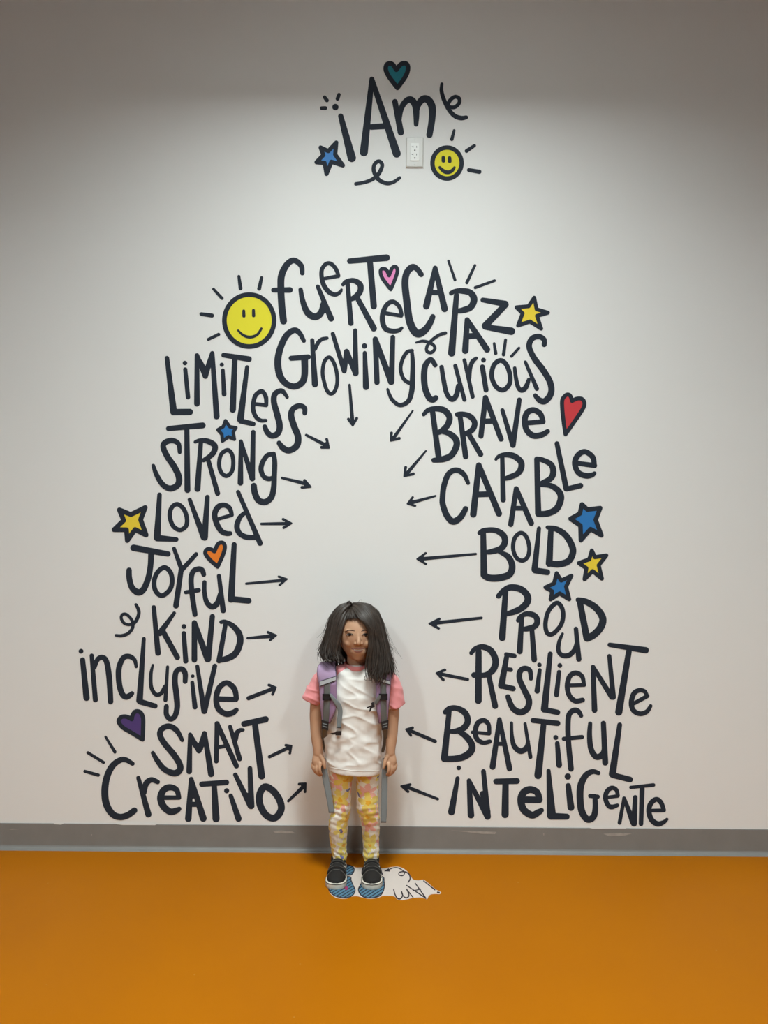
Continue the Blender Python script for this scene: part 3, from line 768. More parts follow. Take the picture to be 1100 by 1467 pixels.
FPR = footprint([(744, 456), (757, 500), (760, 550), (748, 600), (720, 640), (670, 660), (610, 665), (555, 655), (518, 622), (504, 580), (522, 540), (540, 500), (545, 454), (640, 450)],
                [(700, 350), (722, 375), (733, 410), (735, 436), (640, 438), (550, 436), (540, 400), (565, 352), (630, 340)])
d = FD(.0013); d.dot(440 + 386 / 6.875, 1190 + 570 / 6.875, 5.0, 5.0); tag(d.build('magenta_dot', M_MAG, FPL), 'magenta spot on the left footprint')
for dsl in ('@545,1180,11 c 208,1042,16 230,1120,18 260,1172,18 300,1190,20 335,1165,18 347,1120,18 330,1072,16; c 333,1100,14 365,1150,16 400,1170,18 435,1160,18 447,1120,16 412,1036,16; s 412,1038,16 512,1163,16',
            '@545,1180,11 s 412,976,16 715,1178,18; s 546,940,16 715,1178,18; s 512,1060,14 633,1035,14',
            '@545,1180,11 s 680,905,16 857,1045,18; s 900,1086,26 924,1090,26'):
    FD(.0008).draw(dsl).build('letter', M_STKINK, STK)
FD(.0008).draw('@545,1180,11 p 58,752 132,702 134,722 152,756; c 130,728,14 190,702,14 260,696,14 330,726,14 377,775,14 360,815,14 320,822,14 288,803,14 300,770,14 345,760,14 400,766,16 450,800,18 466,850,18 460,890,18 435,928,16').build('curled_arrow', M_STKINK, STK)

# ------------------------------------------------------------------ the girl
YBODY = -0.185
M_SKIN = mat('skin', (0.50, 0.285, 0.175), 0.5, 0.3, bump=(300, 0.05, 0.001))
M_SKIN.node_tree.nodes['Principled BSDF'].inputs['Subsurface Weight'].default_value = 0.08
M_SKIN.node_tree.nodes['Principled BSDF'].inputs['Subsurface Radius'].default_value = (0.01, 0.004, 0.002)
M_HAIR = mat('dark brown hair', (0.038, 0.027, 0.021), 0.48, 0.4, vary=(60, 0.7))
M_BROW = mat('brow hair', (0.06, 0.03, 0.02), 0.6, 0.2)
M_EYEW = mat('eye white', (0.34, 0.30, 0.28), 0.25, 0.5)
M_IRIS = mat('dark iris', (0.012, 0.008, 0.007), 0.15, 0.6)
M_LIP = mat('lips', (0.33, 0.125, 0.10), 0.45, 0.4)
M_MOUTH = mat('mouth corner line', (0.11, 0.04, 0.03), 0.5, 0.3)
M_TEETH = mat('teeth', (0.55, 0.47, 0.42), 0.3, 0.5)
M_SHIRT = mat('white cotton', (0.79, 0.76, 0.72), 0.8, 0.15, bump=(900, 0.12, 0.0006), sheen=0.2)
M_SLEEVE = mat('pink cotton', (0.80, 0.30, 0.31), 0.8, 0.15, bump=(900, 0.15, 0.0006), sheen=0.2)

base = P(507, 1262, -0.2); base.z = 0; base.y = -0.2
GIRL = thing('person', base, 'small girl with long dark hair and backpack, standing arms down against the lettered wall', 'person')

HC = P(512.5, 908, -0.200)
def hx(v): return v / 403.0      # photograph pixels to metres at the girl
bm = bmesh.new()
r = bmesh.ops.create_uvsphere(bm, u_segments=48, v_segments=32, radius=1.0)
for q in r['verts']:
    x, y, z = q.co
    sx = 0.070; sz = 0.094; sy = 0.085
    if z < 0:
        k = (-z) ** 1.7; x *= 1 - 0.30 * k
        if y > 0: y *= 1 - 0.45 * k
        else: y *= 1 - 0.06 * k
    q.co = Vector((x * sx, y * sy, z * sz)) + HC
def fp(px, py, dy): return P(px, py, HC.y + dy)
for px in (500.5, 524.5):
    ball(bm, fp(px, 921, -0.058), .0185, .019, .017)                       # cheeks
ball(bm, fp(513, 939.5, -0.050), .021, .023, .016)                            # chin
ball(bm, fp(513, 931, -0.044), .034, .038, .027)                            # mouth mound
tube(bm, [(fp(513.2, 906, -.078), .0055), (fp(513.4, 913, -.084), .0065), (fp(513.6, 919, -.090), .0080), (fp(513.6, 921.5, -.092), .0085)], 14)
for px in (509.6, 517.6): ball(bm, fp(px, 922.6, -.085), .0055, .007, .005)
for px in (500.5, 524.5): ball(bm, fp(px, 903.5, -.068), .017, .012, .006)   # brow ridge
for s_ in (-1, 1): ball(bm, HC + Vector((s_ * .068, .008, -.004)), .010, .018, .026)    # ears
tube(bm, [(P(511, 936, -.193), .035), (P(511, 950, -.187), .035), (P(511, 962, YBODY), .042)], 24)
def ring(py, xl, xr, dep, y=YBODY, n=40, e=2.0, tilt=0.0):
    a = P(xl, py, y); b = P(xr, py, y); c = (a + b) / 2; hw = (b - a).length / 2; out = []
    for j in range(n):
        cx_, sy_ = sup(2 * PI * j / n, e)
        out.append(Vector((c.x + cx_ * hw, c.y + sy_ * dep, c.z + tilt * cx_ * hw)))
    return out
loft(bm, [ring(956, 490, 532, .035), ring(962, 474, 548, .045), ring(985, 474, 547, .06), ring(1030, 476, 541, .06), ring(1070, 475, 541, .062), ring(1096, 480, 537, .056)])
# arms
def limb(pts, seg=18, flat=1.0):
    tube(bm, [(P(a, b, y), r_) for a, b, y, r_ in cr(pts, 5)], seg, flat)
limb([(471, 974, -.185, .027), (458, 990, -.19, .028), (453, 1020, -.195, .0235), (452.6, 1036, -.197, .0215), (453.5, 1055, -.203, .0205), (455.2, 1072, -.210, .0175), (455.6, 1080, -.212, .0170)])
limb([(548, 974, -.185, .027), (559, 990, -.19, .028), (562.5, 1020, -.195, .0235), (562, 1036, -.197, .0215), (561, 1055, -.203, .0205), (559.4, 1072, -.210, .0175), (559.2, 1080, -.212, .0170)])
# legs and feet inside leggings and shoes
for pts in ([(489, 1105, -.185, .036), (489.5, 1152, -.19, .027), (485, 1186, -.172, .028), (485.8, 1222, -.165, .020), (485.8, 1232, -.165, .020)],
            [(526, 1105, -.185, .036), (526.5, 1152, -.19, .027), (531, 1186, -.172, .028), (531.2, 1222, -.165, .020), (531.2, 1232, -.165, .020)]):
    limb(pts)
for px in (485.8, 531.2):
    a = P(px, 1232, -.165); tube(bm, [(a, .019), (Vector((a.x, -.175, .036)), .018), (Vector((a.x, -.23, .030)), .011)], 14)
# hands: palm, four bent fingers, thumb, closed on the hanging strap ends
def hand(s, wx):
    def q(dx, py, y): return P(wx + s * dx, py, y)
    # s=+1: thumb towards larger px
    tube(bm, [(q(0, 1078, -.212), .0165), (q(-1.0, 1084, -.216), .0185), (q(-1.5, 1090, -.219), .0200), (q(-1.2, 1094, -.221), .0175)], 18, .62)
    fingers = [((-7.6, 1092), (-8.8, 1097.5), (-6.6, 1103), (-3.4, 1105.5), .0050, -.212),
               ((-4.6, 1094), (-6.4, 1100.5), (-4.0, 1106.5), (-0.4, 1109), .0055, -.219),
               ((-1.4, 1095), (-3.0, 1102), (-0.8, 1108.5), (2.2, 1111), .0056, -.225),
               ((2.0, 1094), (1.6, 1101.5), (2.8, 1107.5), (4.4, 1109.5), .0054, -.231)]
    for a, b, c, e, r_, y in fingers:
        pts = [(*a, y, r_ * 1.15), (*b, y - .006, r_ * 1.05), (*c, y - .002, r_), (*e, y + .008, r_ * .85)]
        tube(bm, [(q(z[0], z[1], z[2]), z[3]) for z in cr(pts, 4)], 12)
    pts = [(3.6, 1083, -.222, .0085), (6.4, 1089, -.229, .0072), (8.2, 1095.5, -.233, .0062), (9.2, 1100.5, -.233, .0050)]
    tube(bm, [(q(z[0], z[1], z[2]), z[3]) for z in cr(pts, 4)], 12)
hand(1, 456.2)
hand(-1, 558.6)
bm = remeshed(bm, 0.0021, 4)
hv = [v for v in bm.verts if v.co.z > HC.z - .10]
for _ in range(7): bmesh.ops.smooth_vert(bm, verts=hv, factor=0.5, use_axis_x=True, use_axis_y=True, use_axis_z=True)
SKIN_BVH = BVHTree.FromBMesh(bm)
BODY = obj('body', bm, M_SKIN, GIRL, True)

def hit(bvh, px, py, off=0.0):
    d = ray(px, py).normalized()
    h = bvh.ray_cast(CAM_POS, d)
    return None if h[0] is None else h[0] - d * off
def drape(bm, pts, seg=8, off=0.0005, n=5, flat=1.0):
    out = []
    for (x, y, r_) in cr(pts, n):
        h = hit(SKIN_BVH, x, y, off)
        if h is not None: out.append((h, r_))
    tube(bm, out, seg, flat)

# face
for k, (ex, ey) in enumerate(((500.8, 909.6), (523.6, 909.9))):
    h = hit(SKIN_BVH, ex, ey, -0.0012)
    bm = bmesh.new(); ball(bm, h + Vector((0, 0, -.0006)), .0112, .0030, .0034, 20, 12); e = obj('eye', bm, M_EYEW, GIRL, True)
    bm = bmesh.new(); ball(bm, h + Vector((.0006, -.0022, -.0002)), .0060, .0016, .0044, 18, 10); obj('iris', bm, M_IRIS, e, True)
    bm = bmesh.new(); drape(bm, [(ex - 5.4, ey + .6, .0007), (ex - 3.2, ey - 1.2, .0014), (ex, ey - 1.9, .0017), (ex + 3.2, ey - 1.2, .0014), (ex + 5.2, ey + .5, .0007)], off=.0022)
    obj('eyelid', bm, M_IRIS, e, True)
for pts in ([(493.8, 906.0, .0008), (497, 903.8, .0016), (502, 903.0, .0019), (508, 904.0, .0012)], [(517.8, 904.2, .0012), (522, 903.2, .0019), (527, 903.8, .0017), (530.2, 905.8, .0008)]):
    bm = bmesh.new(); drape(bm, pts, off=.0002, flat=.5); obj('eyebrow', bm, M_BROW, GIRL, True)
bm = bmesh.new()
drape(bm, [(503.4, 928.9, .0006), (507, 929.4, .0013), (511, 929.3, .0017), (513, 929.7, .0015), (515.2, 929.3, .0017), (518.6, 929.2, .0013), (522, 928.3, .0006)], off=.0002, flat=.6)
drape(bm, [(505.4, 931.4, .0006), (509, 933.4, .0017), (513, 934.1, .0021), (517, 933.4, .0017), (520.4, 931.0, .0006)], off=.0002, flat=.6)
LIPS = obj('lips', bm, M_LIP, GIRL, True)
bm = bmesh.new(); drape(bm, [(505.6, 930.3, .0006), (509, 931.3, .0011), (513, 931.8, .0012), (517, 931.2, .0011), (520, 929.9, .0006)], off=.0001, flat=.6)
obj('teeth', bm, M_TEETH, LIPS, True)
bm = bmesh.new(); drape(bm, [(502.6, 928.4, .0005), (504, 929.5, .0009), (507, 930.5, .0006)], off=.0002); drape(bm, [(519.4, 929.9, .0006), (521.8, 928.9, .0009), (523.2, 927.7, .0005)], off=.0002)
obj('smile_line', bm, M_MOUTH, LIPS, True)
bm = bmesh.new()
for px in (511.2, 516.0): ball(bm, hit(SKIN_BVH, px, 924.2, -.0004), .0020, .0012, .0011, 10, 8)
obj('nostril', bm, M_MOUTH, GIRL, True)

# ---- shirt
def fold(co, amt):
    """soft cloth folds"""
    p = co * 1.0
    q = Vector((p.x * 16 + p.z * 9, p.y * 12, p.z * 26 - p.x * 8))
    n1 = noise.noise(q)
    n2 = noise.noise(Vector((p.x * 34 - p.z * 14, p.y * 20, p.z * 48 + p.x * 22)) + Vector((7, 3, 1)))
    ridge = 1 - abs(noise.noise(Vector((p.x * 9 + 4, p.y * 8, p.z * 24 + p.x * 9))) * 2)
    return amt * (0.7 * n1 + 0.35 * n2 + 0.7 * max(0, ridge) ** 3)
bm = bmesh.new()
tilt = -0.075
loft(bm, [ring(950.5, 496, 527, .036), ring(954, 484, 538, .050), ring(959, 470, 549, .058), ring(967, 462, 557, .066, e=2.3), ring(985, 463, 555, .073, e=2.5),
          ring(1005, 464.5, 552, .076, e=2.5), ring(1030, 465.8, 549, .074, e=2.5, tilt=tilt * .2), ring(1050, 465.2, 547.6, .074, e=2.5, tilt=tilt * .4), ring(1063, 465, 547, .076, e=2.5, tilt=tilt * .6),
          ring(1081, 467, 546.5, .078, e=2.5, tilt=tilt * .8), ring(1094, 468.4, 545.6, .080, e=2.5, tilt=tilt), ring(1101.5, 469.2, 545, .080, e=2.5, tilt=tilt)])
tube(bm, [(P(472, 968, YBODY), .040), (P(462, 978, -.187), .0415), (P(453, 993, -.19), .0395), (P(448.2, 1001.5, -.192), .0375), (P(446.6, 1004.5, -.192), .0365)], 24, cap=False)
tube(bm, [(P(547, 968, YBODY), .040), (P(556, 979, -.187), .0410), (P(562.5, 996, -.19), .0380), (P(565.4, 1008.5, -.192), .0360), (P(566.2, 1012, -.192), .0355)], 24, cap=False)
bm = remeshed(bm, 0.0028, 5)
bm.normal_update()
for v in bm.verts:
    p = px_of(v.co); k = min(1, max(0, (p[1] - 955) / 40))
    hemk = 1 if p[1] < 1092 else max(0.25, 1 - (p[1] - 1092) / 14)
    v.co += v.normal * fold(v.co, 0.0054 * (0.35 + 0.65 * k) * hemk)
bm.normal_update()
SHIRT_BVH = BVHTree.FromBMesh(bm)
def is_sleeve(c):
    x, y = px_of(c)
    def side(x0, y0, x1, y1, x2, y2, sg):
        if y < y1: lx = x0 + (x1 - x0) * (y - y0) / (y1 - y0)
        else: lx = x1 + (x2 - x1) * (y - y1) / (y2 - y1)
        return (lx - x) * sg > 0
    if y > 1030: return 0
    if y < 953.4: return 1 if x < 511 else 2
    if side(501, 953.5, 485, 964.5, 463.5, 1003, 1): return 1
    if side(523, 953.5, 538, 964.5, 555.5, 1006, -1): return 2
    return 0
tags = [is_sleeve(f.calc_center_median()) for f in bm.faces]
bm.faces.index_update()
bed = [e for e in bm.edges if len(e.link_faces) == 2 and tags[e.link_faces[0].index] != tags[e.link_faces[1].index]]
bnb = {}
for e in bed:
    a, b_ = e.verts; bnb.setdefault(a, []).append(b_); bnb.setdefault(b_, []).append(a)
for _ in range(8):
    nw = {v: v.co * .5 + sum((q.co for q in l), Vector()) / len(l) * .5 for v, l in bnb.items() if len(l) == 2}
    for v, c in nw.items(): v.co = c
def piece(k):
    b = bm.copy(); b.faces.ensure_lookup_table()
    bmesh.ops.delete(b, geom=[f for f, t in zip(b.faces[:], tags) if t != k], context='FACES'); return b
SHIRT = obj('shirt', piece(0), M_SHIRT, GIRL, True, recalc=False)
for k in (1, 2): tag(obj('sleeve', piece(k), M_SLEEVE, SHIRT, True, recalc=False), 'pink raglan sleeve')
bm.free()
bm = bmesh.new()     # ribbed neckband
cc = P(511, 951.8, -.188); rings = []
for i in range(41):
    a = 2 * PI * i / 40
    c = Vector((cc.x + math.cos(a) * .0425, cc.y + math.sin(a) * .0515, cc.z + math.sin(a) * .006 + .0))
    o_ = Vector((math.cos(a), math.sin(a), 0))
    rings.append([c + o_ * (math.cos(b_) * .0042) + Vector((0, 0, math.sin(b_) * .0088)) for b_ in [2 * PI * j / 10 for j in range(10)]])
loft(bm, rings, False)
tag(obj('neckband', bm, M_SLEEVE, SHIRT, True), 'pink ribbed neckband')
M_HEM = M_SHIRT
bm = bmesh.new()      # stitched hem
pts = []
for i in range(33):
    x = 469.5 + (545 - 469.5) * i / 32; y = 1104.2 + (x - 507) * .075 - ((x - 507) / 38) ** 2 * 3.0
    h = hit(SHIRT_BVH, x, y, .0004)
    if h is not None: pts.append((h, .0009))
tube(bm, pts, 6); obj('hem', bm, M_HEM, SHIRT, True)

# ---- leggings with a flower print
def flower_material():
    m = mat('flower print jersey', (0.75, 0.70, 0.60), 0.75, 0.2, sheen=0.15); nt = m.node_tree; b = nt.nodes['Principled BSDF']
    N = nt.nodes.new; Lk = nt.links.new
    uv = N('ShaderNodeTexCoord')
    last = None
    def mth(op, a, b_=None, c=None):
        n = N('ShaderNodeMath'); n.operation = op
        for i, v in enumerate((a, b_, c)):
            if v is None: continue
            if isinstance(v, (int, float)): n.inputs[i].default_value = v
            else: Lk(v, n.inputs[i])
        return n.outputs[0]
    base_n = N('ShaderNodeTexNoise'); base_n.inputs['Scale'].default_value = 60; Lk(uv.outputs['UV'], base_n.inputs['Vector'])
    bmix = N('ShaderNodeMix'); bmix.data_type = 'RGBA'; Lk(base_n.outputs['Fac'], bmix.inputs['Factor'])
    bmix.inputs['A'].default_value = (0.62, 0.57, 0.46, 1); bmix.inputs['B'].default_value = (0.86, 0.80, 0.70, 1)
    col = bmix.outputs['Result']
    wn = N('ShaderNodeTexNoise'); wn.inputs['Scale'].default_value = 90; Lk(uv.outputs['UV'], wn.inputs['Vector'])
    wv = N('ShaderNodeVectorMath'); wv.operation = 'MULTIPLY_ADD'; wv.inputs[1].default_value = (.016, .016, 0); Lk(wn.outputs['Color'], wv.inputs[0]); Lk(uv.outputs['UV'], wv.inputs[2])
    def layer(scale, off, petals, size, prob, ramp, inner=None):
        nonlocal col
        mp = N('ShaderNodeMapping'); mp.inputs['Location'].default_value = (*off, 0); Lk(wv.outputs[0], mp.inputs['Vector'])
        vo = N('ShaderNodeTexVoronoi'); vo.voronoi_dimensions = '2D'; vo.inputs['Scale'].default_value = scale; vo.inputs['Randomness'].default_value = 0.75
        Lk(mp.outputs[0], vo.inputs['Vector'])
        sub = N('ShaderNodeVectorMath'); sub.operation = 'SUBTRACT'; Lk(mp.outputs[0], sub.inputs[0]); Lk(vo.outputs['Position'], sub.inputs[1])
        sx = N('ShaderNodeSeparateXYZ'); Lk(sub.outputs[0], sx.inputs[0])
        sc_ = N('ShaderNodeSeparateColor'); Lk(vo.outputs['Color'], sc_.inputs[0])
        rr = mth('SQRT', mth('ADD', mth('MULTIPLY', sx.outputs[0], sx.outputs[0]), mth('MULTIPLY', sx.outputs[1], sx.outputs[1])))
        an = mth('ADD', mth('ARCTAN2', sx.outputs[1], sx.outputs[0]), mth('MULTIPLY', sc_.outputs[1], 6.0))
        pet = mth('MULTIPLY_ADD', mth('ABSOLUTE', mth('COSINE', mth('MULTIPLY', an, petals / 2))), size * 0.62, size * 0.38)
        ins = mth('LESS_THAN', rr, pet); use = mth('LESS_THAN', sc_.outputs[0], prob)
        fac = mth('MULTIPLY', mth('MULTIPLY', ins, use), 0.92)
        mx = N('ShaderNodeMix'); mx.data_type = 'RGBA'; Lk(fac, mx.inputs['Factor']); Lk(col, mx.inputs['A']); mx.inputs['B'].default_value = (*ramp, 1)
        col = mx.outputs['Result']
        if inner:
            f2 = mth('MULTIPLY', mth('LESS_THAN', rr, size * .22), use)
            m2 = N('ShaderNodeMix'); m2.data_type = 'RGBA'; Lk(f2, m2.inputs['Factor']); Lk(col, m2.inputs['A']); m2.inputs['B'].default_value = (*inner, 1)
            col = m2.outputs['Result']
    layer(17, (0.11, 0.03), 5, 0.026, 0.55, (0.86, 0.83, 0.76))
    layer(13.5, (0.31, 0.21), 6, 0.034, 0.55, (0.80, 0.38, 0.31), (0.72, 0.30, 0.16))
    layer(14, (0.0, 0.013), 5, 0.036, 0.92, (0.74, 0.56, 0.10), (0.72, 0.38, 0.03))
    layer(15, (0.57, 0.43), 5, 0.030, 0.6, (0.80, 0.68, 0.16), (0.80, 0.42, 0.05))
    layer(15, (0.77, 0.13), 2, 0.0085, 0.42, (0.09, 0.11, 0.30))
    Lk(col, b.inputs['Base Color'])
    return m
M_LEG = flower_material()
def legging(bm, uvl, rows, yax, ubase):
    rows = cr(rows, 12); n = 40; prev = None
    for i, (py, xl, xr) in enumerate(rows):
        y = yax(py); a = P(xl, py, y); b_ = P(xr, py, y); c = (a + b_) / 2; hw = (b_ - a).length / 2; dep = hw * 1.08
        bunch = math.exp(-((py - 1163) / 17) ** 2) * .9 + math.exp(-((py - 1223) / 9) ** 2) * 1.1 + math.exp(-((py - 1200) / 14) ** 2) * .35 + .15
        ringv = []
        for j in range(n):
            t = 2 * PI * j / n
            wob = math.sin(py * 0.85 + 2.2 * math.sin(t + py * .03) + 1.5 * math.sin(2 * t + ubase * 9)) * .0008 * bunch
            wob += noise.noise(Vector((math.cos(t) * 2 + ubase * 5, math.sin(t) * 2, py * .11))) * .0036 * bunch
            ringv.append(bm.verts.new(Vector((c.x + math.cos(t) * (hw + wob), c.y + math.sin(t) * (dep + wob), c.z))))
        if prev:
            for j in range(n):
                f = bm.faces.new((prev[j], prev[(j + 1) % n], ringv[(j + 1) % n], ringv[j]))
                for l, (jj, zz) in zip(f.loops, ((j, pz), (j + 1, pz), (j + 1, c.z), (j, c.z))):
                    l[uvl].uv = (ubase + jj / n * .2, zz)
        else: bm.faces.new(ringv[::-1])
        prev = ringv; pz = c.z
    bm.faces.new(prev)
bm = bmesh.new(); uvl = bm.loops.layers.uv.new('UVMap')
ya = lambda py: -0.185 if py < 1120 else (-0.185 - .008 * min(1, (py - 1120) / 32) if py < 1152 else -0.193 + .028 * min(1, (py - 1152) / 60))
legging(bm, uvl, [(1096, 469, 508), (1110, 471.2, 506.5), (1119, 472, 504.5), (1135, 475, 503), (1152, 477.3, 502.7), (1162, 475.5, 501.5), (1171, 472, 500), (1184, 470.7, 498.4), (1200, 472, 497), (1219, 475, 496.4), (1228, 476.5, 496.5), (1231, 477, 496)], ya, 0.0)
legging(bm, uvl, [(1096, 507, 546), (1110, 509, 543.5), (1119, 510, 542.7), (1135, 510.5, 542), (1152, 510.7, 541.3), (1162, 512.5, 542.5), (1171, 515, 543.5), (1184, 518, 544), (1200, 519.5, 543), (1219, 520, 542.5), (1228, 520.5, 542), (1231, 521, 541.5)], ya, 0.37)
loft(bm, [ring(1080, 473, 541, .066), ring(1092, 471.5, 543, .064), ring(1100, 476, 538, .050)])
obj('leggings', bm, M_LEG, GIRL, True)

# ---- shoes
M_SHOE = mat('black canvas', (0.016, 0.014, 0.013), 0.75, 0.25, bump=(700, 0.25, 0.0006))
M_STITCH = mat('grey stitching', (0.11, 0.10, 0.09), 0.7, 0.2)
M_SOLE = mat('off-white rubber', (0.62, 0.57, 0.49), 0.55, 0.3, vary=(45, 0.10))
M_SOCK = mat('pale sock', (0.62, 0.60, 0.56), 0.8, 0.1)
SL = 0.172
def sw(t):      # half width of the sole from heel (0) to toe (1)
    k = [(0, .0), (.02, .012), (.06, .021), (.14, .0265), (.3, .0275), (.45, .028), (.6, .0325), (.75, .0355), (.86, .0345), (.94, .0275), (.98, .017), (1.0, .0)]
    for (a, p), (b_, q) in zip(k, k[1:]):
        if t <= b_: return p + (q - p) * (t - a) / (b_ - a)
    return 0
def shoe(cx, toe_y, yaw, lab):
    org = Vector((cx, toe_y + SL, 0))
    R = Matrix.Rotation(yaw, 3, 'Z')
    def L(x, t, z): return org + R @ Vector((x, -t * SL, z))
    # upper
    def uh(t):
        k = [(0, .052), (.08, .060), (.2, .056), (.34, .0565), (.46, .0600), (.56, .0575), (.66, .0510), (.74, .0450), (.84, .0405), (.92, .0365), (.97, .0325), (1.0, .026)]
        for (a, p), (b_, q) in zip(k, k[1:]):
            if t <= b_: return p + (q - p) * (t - a) / (b_ - a)
        return .026
    bmu = bmesh.new(); rings = []
    ts = [.012 + .976 * i / 36 for i in range(37)]
    for t in ts:
        wd = max(.004, sw(t) - .0022); h = uh(t); row = []
        for j in range(21):
            a = PI * j / 20
            cx_, s_ = sup(a, 2.5 if t > .55 else 2.9)
            row.append(L(cx_ * wd * (1 - .16 * (s_ ** 2) * (1 if t < .6 else .7)), t, .014 + s_ * (h - .014)))
        rings.append(row)
    loft(bmu, rings)
    sh = obj('shoe', bmu, M_SHOE, GIRL, True); tag(sh, lab)
    # sole with a dark foxing line
    def outline(grow, n=64):
        pts = []
        for i in range(n):
            a = 2 * PI * i / n
            t = .5 - .5 * math.cos(a); x = sw(t) + grow * (1 if 0 < t < 1 else 0)
            pts.append((math.copysign(x, math.sin(a)) if abs(math.sin(a)) > 1e-6 else 0, t + grow / SL * -math.cos(a)))
        return pts
    bms = bmesh.new()
    loft(bms, [[L(x, t, z) for x, t in outline(g)] for z, g in ((0, -.0008), (.0015, .0004), (.005, .0012), (.019, .0012), (.0215, .0006), (.0225, -.002))])
    so = obj('sole', bms, M_SOLE, sh, True)
    bml = bmesh.new(); o2 = outline(.0011)
    tube(bml, [(L(x, t, .0190), .0011) for x, t in o2 + o2[:1]], 6, cap=False); obj('foxing_line', bml, M_SHOE, sh, True)
    def over(t, a, off=0.0):
        wd = max(.004, sw(t) - .0022); h = uh(t); cx_, s_ = sup(a, 2.5 if t > .55 else 2.9)
        p = Vector((cx_ * wd * (1 - .16 * (s_ ** 2) * (1 if t < .6 else .7)), 0, .014 + s_ * (h - .014)))
        c = Vector((0, 0, .02)); d_ = (p - c).normalized()
        p = p + d_ * off
        return L(p.x, t, p.z)
    # two hook-and-loop straps
    for (t0, t1) in ((.42, .52), (.575, .675)):
        bmt = bmesh.new(); rows = []
        for (t, off) in ((t0, .0005), (t0, .0042), (t0 + .01, .0052), (t1 - .01, .0052), (t1, .0042), (t1, .0005)):
            rows.append([over(t, .35 + (PI - .62) * j / 18, off) for j in range(19)])
        vs = [[bmt.verts.new(p) for p in r_] for r_ in rows]
        for a, b_ in zip(vs, vs[1:]):
            for j in range(18): bmt.faces.new((a[j], a[j + 1], b_[j + 1], b_[j]))
        bmt.faces.new([r_[0] for r_ in vs]); bmt.faces.new([r_[-1] for r_ in vs][::-1])
        st = obj('strap', bmt, M_SHOE, sh, True)
        bmt = bmesh.new()
        for t in (t0 + .012, t1 - .012): tube(bmt, [(over(t, .45 + (PI - .9) * j / 16, .0054), .0006) for j in range(17)], 5)
        for a in (.95, 2.05): tube(bmt, [(over(t, a, .0055), .0006) for t in (t0 + .015, (t0 + t1) / 2, t1 - .015)], 5)
        obj('stitching', bmt, M_STITCH, sh, True)
    bmt = bmesh.new()      # toe cap seam
    tube(bmt, [(over(.765 - .05 * math.cos((j - 10) / 10 * 1.45), .12 + (PI - .24) * j / 20, .0006), .0010) for j in range(21)], 6)
    tube(bmt, [(over(.30, .3 + (PI - .6) * j / 12, .002), .002) for j in range(13)], 6)
    obj('toe_seam', bmt, M_STITCH, sh, True)
    for sgn in (0, 1):      # pale side stripes
        bmt = bmesh.new(); path = [(.20, .20), (.32, .42), (.42, .62), (.50, .60), (.58, .36), (.64, .16)]
        tube(bmt, [(over(t, a if sgn == 0 else PI - a, .0012), .0028) for t, a in cr(path, 4)], 8); tag(obj('side_stripe', bmt, M_SOLE, sh, True), 'pale side stripe')
    bmt = bmesh.new(); a = L(0, .24, .056)
    tube(bmt, [(a + Vector((0, 0, -.016)), .0275), (a + Vector((0, 0, -.001)), .0268)], 20, cap=False); obj('padded_collar', bmt, M_SHOE, sh, True)
tl = F(481.6, 1275.2); tr_ = F(531.3, 1275.6)
shoe(tl.x + .001, tl.y, math.radians(-1.5), 'black velcro shoe with white sole, on the girl\'s right foot')
shoe(tr_.x - .001, tr_.y, math.radians(1.5), 'black velcro shoe with white sole, on the girl\'s left foot')

# ---- hair
YH = -0.200
def G(l): return [Vector((P(x, y, YH - d))) for x, y, d in l]
def GA(l):
    """guide points; the third number of an 'a' point is the gap above the scalp"""
    out = []
    for q in l:
        x, y, d = q[:3]
        if len(q) == 4:
            u = (x - 512.5) / 403 / .072; ww = max(0, (908 - y) / 403) / .099
            d = .087 * math.sqrt(max(.02, 1 - u * u - ww * ww)) + d
        out.append((x, y, d))
    return G(out)
A = 'a'
LEFT = [GA([(503, 867.5, .003, A), (498, 876, .006, A), (493.5, 887, .008, A), (490, 899, .010, A), (488.5, 914, .012, A), (488.8, 930, .014, A), (490, 941, .070), (491, 949, .068)]),
        GA([(502, 865.5, .026), (492, 873, .045), (485, 885, .052), (481, 902, .056), (478.5, 920, .060), (477, 934, .064), (480, 944, .070), (486, 951, .072)]),
        GA([(501, 864.5, .010), (488, 869, .022), (477, 883, .028), (471.5, 900, .032), (467, 917, .038), (464, 932, .046), (468, 942, .056), (477, 948, .062)]),
        GA([(502, 864.5, -.02), (487, 869, -.03), (475, 886, -.03), (470, 903, -.026), (465, 918, -.02), (463, 932, -.01), (465, 942, .0), (472, 950, .01)]),
        GA([(505, 865, -.045), (487, 870, -.062), (476, 887, -.066), (471, 905, -.060), (467, 922, -.055), (466, 936, -.050), (468, 946, -.040), (474, 954, -.030)])]
